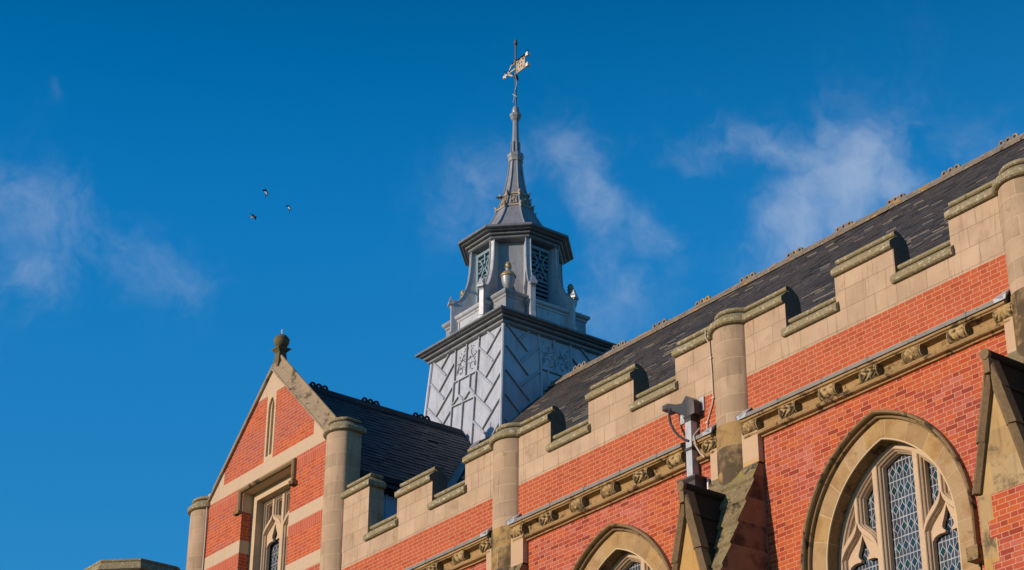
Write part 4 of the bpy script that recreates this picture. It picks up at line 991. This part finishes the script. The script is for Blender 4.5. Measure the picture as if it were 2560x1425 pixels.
vb(-.18, 31.88, .50, 31.88); vb(-.18, 31.88, -.36, 31.69); vb(-.40, 31.69, 0, 31.70); vb(-.36, 31.69, -.12, 31.52); vb(-.02, 31.53, .50, 31.53); vb(.07, 31.53, .07, 31.88); vb(.41, 31.53, .41, 31.88)
b_.build('banner_frame', 'gilt_pale', vane)
b_ = MB(); hs_ = []
for cx_, cz_ in ((.19, 31.76), (.285, 31.76), (.19, 31.65), (.285, 31.65)): hs_.append([(cx_ + .028 * math.sin(2 * PI * i / 8), cz_ + .034 * math.cos(2 * PI * i / 8)) for i in range(8)])
b_.plate([[(.11, 31.59), (.16, 31.56), (.24, 31.545), (.32, 31.56), (.375, 31.60), (.395, 31.70), (.375, 31.80), (.32, 31.85), (.24, 31.865), (.16, 31.85), (.11, 31.80), (.09, 31.70)]] + hs_, CY - .008, CY + .008, ox=VX); b_.build('pierced_panel', 'gilt_pale', vane)
for u, z in ((.545, 31.88), (.545, 31.54)):
    b_ = MB(); b_.loft([[(VX + u - .05, CY - .04, z - .045), (VX + u - .05, CY + .04, z - .045), (VX + u - .05, CY + .04, z + .045), (VX + u - .05, CY - .04, z + .045)], [(VX + u + .05, CY - .045, z - .06), (VX + u + .05, CY + .045, z - .06), (VX + u + .05, CY + .045, z + .06), (VX + u + .05, CY - .045, z + .06)]]); b_.build('tail_block', 'white_metal', vane)
b_ = MB(); b_.tube([(VX - .36, CY, 31.69), (VX - .46, CY, 31.67), (VX - .50, CY, 31.665), (VX - .56, CY, 31.66)], [.02, .03, .055, .006], 8); b_.tube([(VX - .44, CY, 31.60), (VX - .46, CY, 31.76)], .022, 6); b_.build('arrow_head', 'white_metal', vane, smooth=True)
# thread caught on the rod
t_ = MB(); t_.tube([(VX + .02, CY - .03, 31.45), (VX + .10, CY - .03, 31.30), (VX + .085, CY - .03, 31.10), (VX + .03, CY - .035, 30.95), (VX - .035, CY - .03, 30.85), (VX + .05, CY - .03, 30.78), (VX + .10, CY - .03, 30.74)], .008, 5)
t_.tube([(VX - .09, CY - .03, 30.90), (VX, CY - .03, 30.84), (VX - .06, CY - .03, 30.62)], .008, 5); tag(t_.build('frayed_string', 'string_thread'), 'pale frayed string caught on the thin rod below the weather vane', 'string')
t_ = MB(); t_.loft([[(VX + .03, CY - .03, 31.46), (VX + .05, CY, 31.47), (VX + .05, CY - .04, 31.45)], [(VX + .06, CY - .04, 31.38), (VX + .12, CY, 31.40), (VX + .10, CY - .06, 31.36)], [(VX + .11, CY - .03, 31.24), (VX + .14, CY, 31.24), (VX + .13, CY - .04, 31.22)]]); tag(t_.build('torn_rag', 'bird_dark'), 'dark torn rag hanging from the rod just under the weather vane', 'rag')

# ================================================================== birds
def bird_mesh(fly, pale):
    b = MB(); rings = []; n = 10
    body = [(-.30, .012, .0), (-.20, .02, .0), (-.12, .035, 0), (-.03, .048, -.004), (.05, .05, -.003), (.10, .040, .008), (.13, .032, .022), (.155, .034, .030), (.18, .027, .031), (.195, .012, .028), (.235, .002, .022)]
    for x, r, z in body:
        fl = .35 if x < -.15 else 1.0
        rings.append([(x, r * math.cos(2 * PI * j / n) * (1.25 if x < -.15 else 1), z + r * fl * math.sin(2 * PI * j / n)) for j in range(n)])
    b.loft(rings)
    if pale:
        for k in range(len(b.f)):
            zz = sum(b.v[i][2] for i in b.f[k]) / len(b.f[k]); xx = sum(b.v[i][0] for i in b.f[k]) / len(b.f[k])
            if zz < -.004 and -.16 < xx < .06: b.mi[k] = 1
    for sg in (-1, 1):
        if fly == 1: W = [(.05, .03, .02, .12), (.07, .12, .07, .12), (.06, .22, .055, .10), (.0, .34, .02, .05)]
        elif fly == 2: W = [(.05, .03, .02, .12), (.06, .11, -.02, .12), (.03, .19, -.08, .09), (-.04, .26, -.14, .04)]
        else: W = [(.06, .040, .012, .05), (.03, .053, .012, .07), (-.06, .045, .008, .08), (-.19, .02, .008, .03)]
        rg = []
        for x, y, z, ch in W:
            rg.append([(x + ch * .4, sg * y, z), (x, sg * y, z + .010), (x - ch * .6, sg * y, z - .004), (x, sg * y, z - .006)])
        b.loft(rg)
    if fly == 0:
        for sg in (-1, 1): b.tube([(.0, sg * .018, -.045), (.01, sg * .02, -.085), (.035, sg * .02, -.088)], .005, 5)
    me = bpy.data.meshes.new('bird'); me.from_pydata(b.v, [], b.f); me.materials.append(MA['bird_dark']); me.materials.append(MA['bird_pale']); me.polygons.foreach_set('material_index', b.mi)
    me.polygons.foreach_set('use_smooth', [True] * len(me.polygons)); me.update(); return me
def bird(me, loc, rot, s, label, group):
    o = bpy.data.objects.new('bird', me); COL.objects.link(o); o.location = loc; o.rotation_euler = [math.radians(a) for a in rot]; o.scale = (s,) * 3
    return tag(o, label, 'bird', group)
mf1, mf2, mp = bird_mesh(1, True), bird_mesh(2, True), bird_mesh(0, False)
bird(mf2, (-35.45, -1, 24.54), (10, -62, 215), .55, 'upper left of the three flying birds, its wings swept down and belly pale', 'birds flying left of the cupola')
bird(mf2, (-37.85, 1, 25.89), (20, -55, 200), .50, 'rightmost of the three flying birds, dark head and pale belly', 'birds flying left of the cupola')
bird(mf1, (-34.17, -2, 22.98), (0, 8, 35), .42, 'lowest and smallest of the three flying birds, all dark and gliding', 'birds flying left of the cupola')
PB = [(.56, 31.99, 150, 'small dark bird on the upper right tail block of the weather vane'), (.44, 31.925, 40, 'dark bird on the top bar, next to the tail block of the vane'), (.335, 31.925, 60, 'dark bird in the middle of the row on the top bar of the vane'),
      (.235, 31.925, 30, 'second dark bird from the rod on the top bar of the vane'), (.13, 31.925, 80, 'dark bird on the top bar close beside the rod of the vane'), (-.13, 31.925, 120, 'dark bird on the top bar left of the rod of the vane'), (-.46, 31.80, 200, 'dark bird perched on the left arrow head of the vane'),
      (-.27, 31.745, 170, 'dark bird on the middle bar of the vane near the arrow head'), (-.10, 31.56, 140, 'dark bird on the lower left strut of the vane beside the rod')]
for u, z, a, lab in PB: bird(mp, (VX + u, CY - .01, z), (0, -50, a), .36, lab, 'birds perched on the weather vane')
bird(mp, (so_(27.6) - .16, CY - .42, 27.56), (0, -8, 190), .62, 'dark bird with a long tail perched on the upper gilt band of the spire', 'birds perched on the spire')

# ================================================================== rainwater pipe, cables
rp = thing('rainwater_pipe', 'grey rainwater hopper and square downpipe fixed to the wall left of the middle pier', 'drainpipe', (-22.24, 0, 12.9))
p_ = MB()
p_.box(-22.31, -22.17, -.165, -.025, 13.45, 14.62); pp = p_.build('downpipe', 'pipe_lead', rp)
p_ = MB()
for z in (14.02, 14.60): p_.box(-22.325, -22.155, -.18, -.01, z, z + .045)
p_.build('pipe_collar', 'pipe', pp)
h_ = MB()   # tapering trough: deep over the pipe, shallow and open at its left end
def tro(x, zt, zb, yf, yb=-.03): return [(x, yb, zt), (x, yf, zt), (x, yf + .015, zb), (x, yb, zb)]
h_.loft([tro(-22.05, 14.85, 14.62, -.20), tro(-22.16, 14.94, 14.61, -.21), tro(-22.22, 14.97, 14.615, -.21), tro(-22.28, 14.93, 14.635, -.20), tro(-22.35, 14.885, 14.68, -.19), tro(-22.50, 14.92, 14.78, -.18), tro(-22.70, 15.01, 14.895, -.17), tro(-22.74, 15.02, 14.92, -.17)])
h_.box(-22.86, -22.74, -.165, -.15, 14.93, 15.02); h_.box(-22.86, -22.74, -.165, -.04, 14.925, 14.94)
h_.loft([[(-22.33, -.19, 14.62), (-22.15, -.19, 14.62), (-22.15, -.02, 14.62), (-22.33, -.02, 14.62)], [(-22.318, -.174, 14.575), (-22.162, -.174, 14.575), (-22.162, -.02, 14.575), (-22.318, -.02, 14.575)], [(-22.318, -.174, 14.53), (-22.162, -.174, 14.53), (-22.162, -.02, 14.53), (-22.318, -.02, 14.53)]])
h_.build('hopper', 'pipe', rp)
for a, b, z0, z1 in ((-22.12, -21.99, 14.69, 14.94), (-22.58, -22.42, 14.62, 14.80)):
    w_ = MB(); w_.box(a, b, -.028, -.001, z0, z1); cxp, czp = (a + b) / 2, (z0 + z1) / 2
    w_.tube([(cxp + .04 * math.sin(t * .7), -.03, czp + .07 * math.cos(t * 1.1)) for t in range(10)], .008, 5)
    w_.lathe([(.002, -.012), (.012, 0), (.002, .012)], (a + .02, -.03, z1 - .02), 6); w_.lathe([(.002, -.012), (.012, 0), (.002, .012)], (b - .02, -.03, z0 + .02), 6)
    w_.build('fixing_plate', 'pipe_lead', rp)
o_ = MB(); o_.tube([(-22.66, -.16, 14.90), (-22.655, -.20, 14.78), (-22.62, -.205, 14.62), (-22.54, -.205, 14.46), (-22.42, -.205, 14.32), (-22.30, -.19, 14.22), (-22.23, -.165, 14.18)], .022, 8); o_.build('overflow_hose', 'pipe', rp, smooth=True)
bx = MB(); bx.loft([[(x0, y0, z), (x1, y0, z), (x1, 0, z), (x0, 0, z)] for x0, x1, y0, z in ((-22.36, -22.02, -.26, 13.10), (-22.36, -22.02, -.26, 13.42), (-22.41, -21.97, -.30, 13.47), (-22.41, -21.97, -.30, 13.50), (-22.38, -22.0, -.28, 13.50), (-22.36, -22.02, -.26, 13.43))]); bx.build('receiver_box', 'lead_mid' if False else 'pipe', rp)
bx = MB(); bx.tube([(-21.94, -.05, 13.46), (-21.94, -.05, 12.9)], .022, 8); bx.build('side_pipe', 'pipe_lead', rp, smooth=True)
cb = MB(); cb.tube([(-21.80, -.10, 16.03), (-21.815, -.09, 15.92), (-21.80, -.02, 15.82), (-21.775, -.018, 15.3), (-21.768, -.018, 14.83), (-21.80, -.018, 14.72), (-21.87, -.018, 14.58), (-21.935, -.018, 14.46), (-21.945, -.018, 14.30)], .013, 7)
for x, z in ((-21.768, 14.83), (-21.94, 14.45), (-21.79, 15.55)): cb.box(x - .03, x + .03, -.036, -.002, z - .015, z + .015)
cb.tube([(-22.08, -.06, 14.38), (-22.05, -.225, 14.20), (-22.03, -.20, 14.02), (-21.97, -.16, 13.88), (-21.90, -.14, 13.80)], .016, 7)
tag(cb.build('wall_cable', 'cable', smooth=True), 'thin pale cable running down the middle pier and over the string course', 'cable')
cb = MB(); cb.tube([(-39.02, -.12, 18.17), (-38.97, -.10, 18.09), (-38.92, -.05, 18.02), (-38.93, -.03, 17.2), (-38.935, -.03, 15.8), (-38.935, -.03, 12.0)], .016, 7); tag(cb.build('wall_cable', 'cable', smooth=True), 'thin pale cable running down beside the left turret of the gable', 'cable')
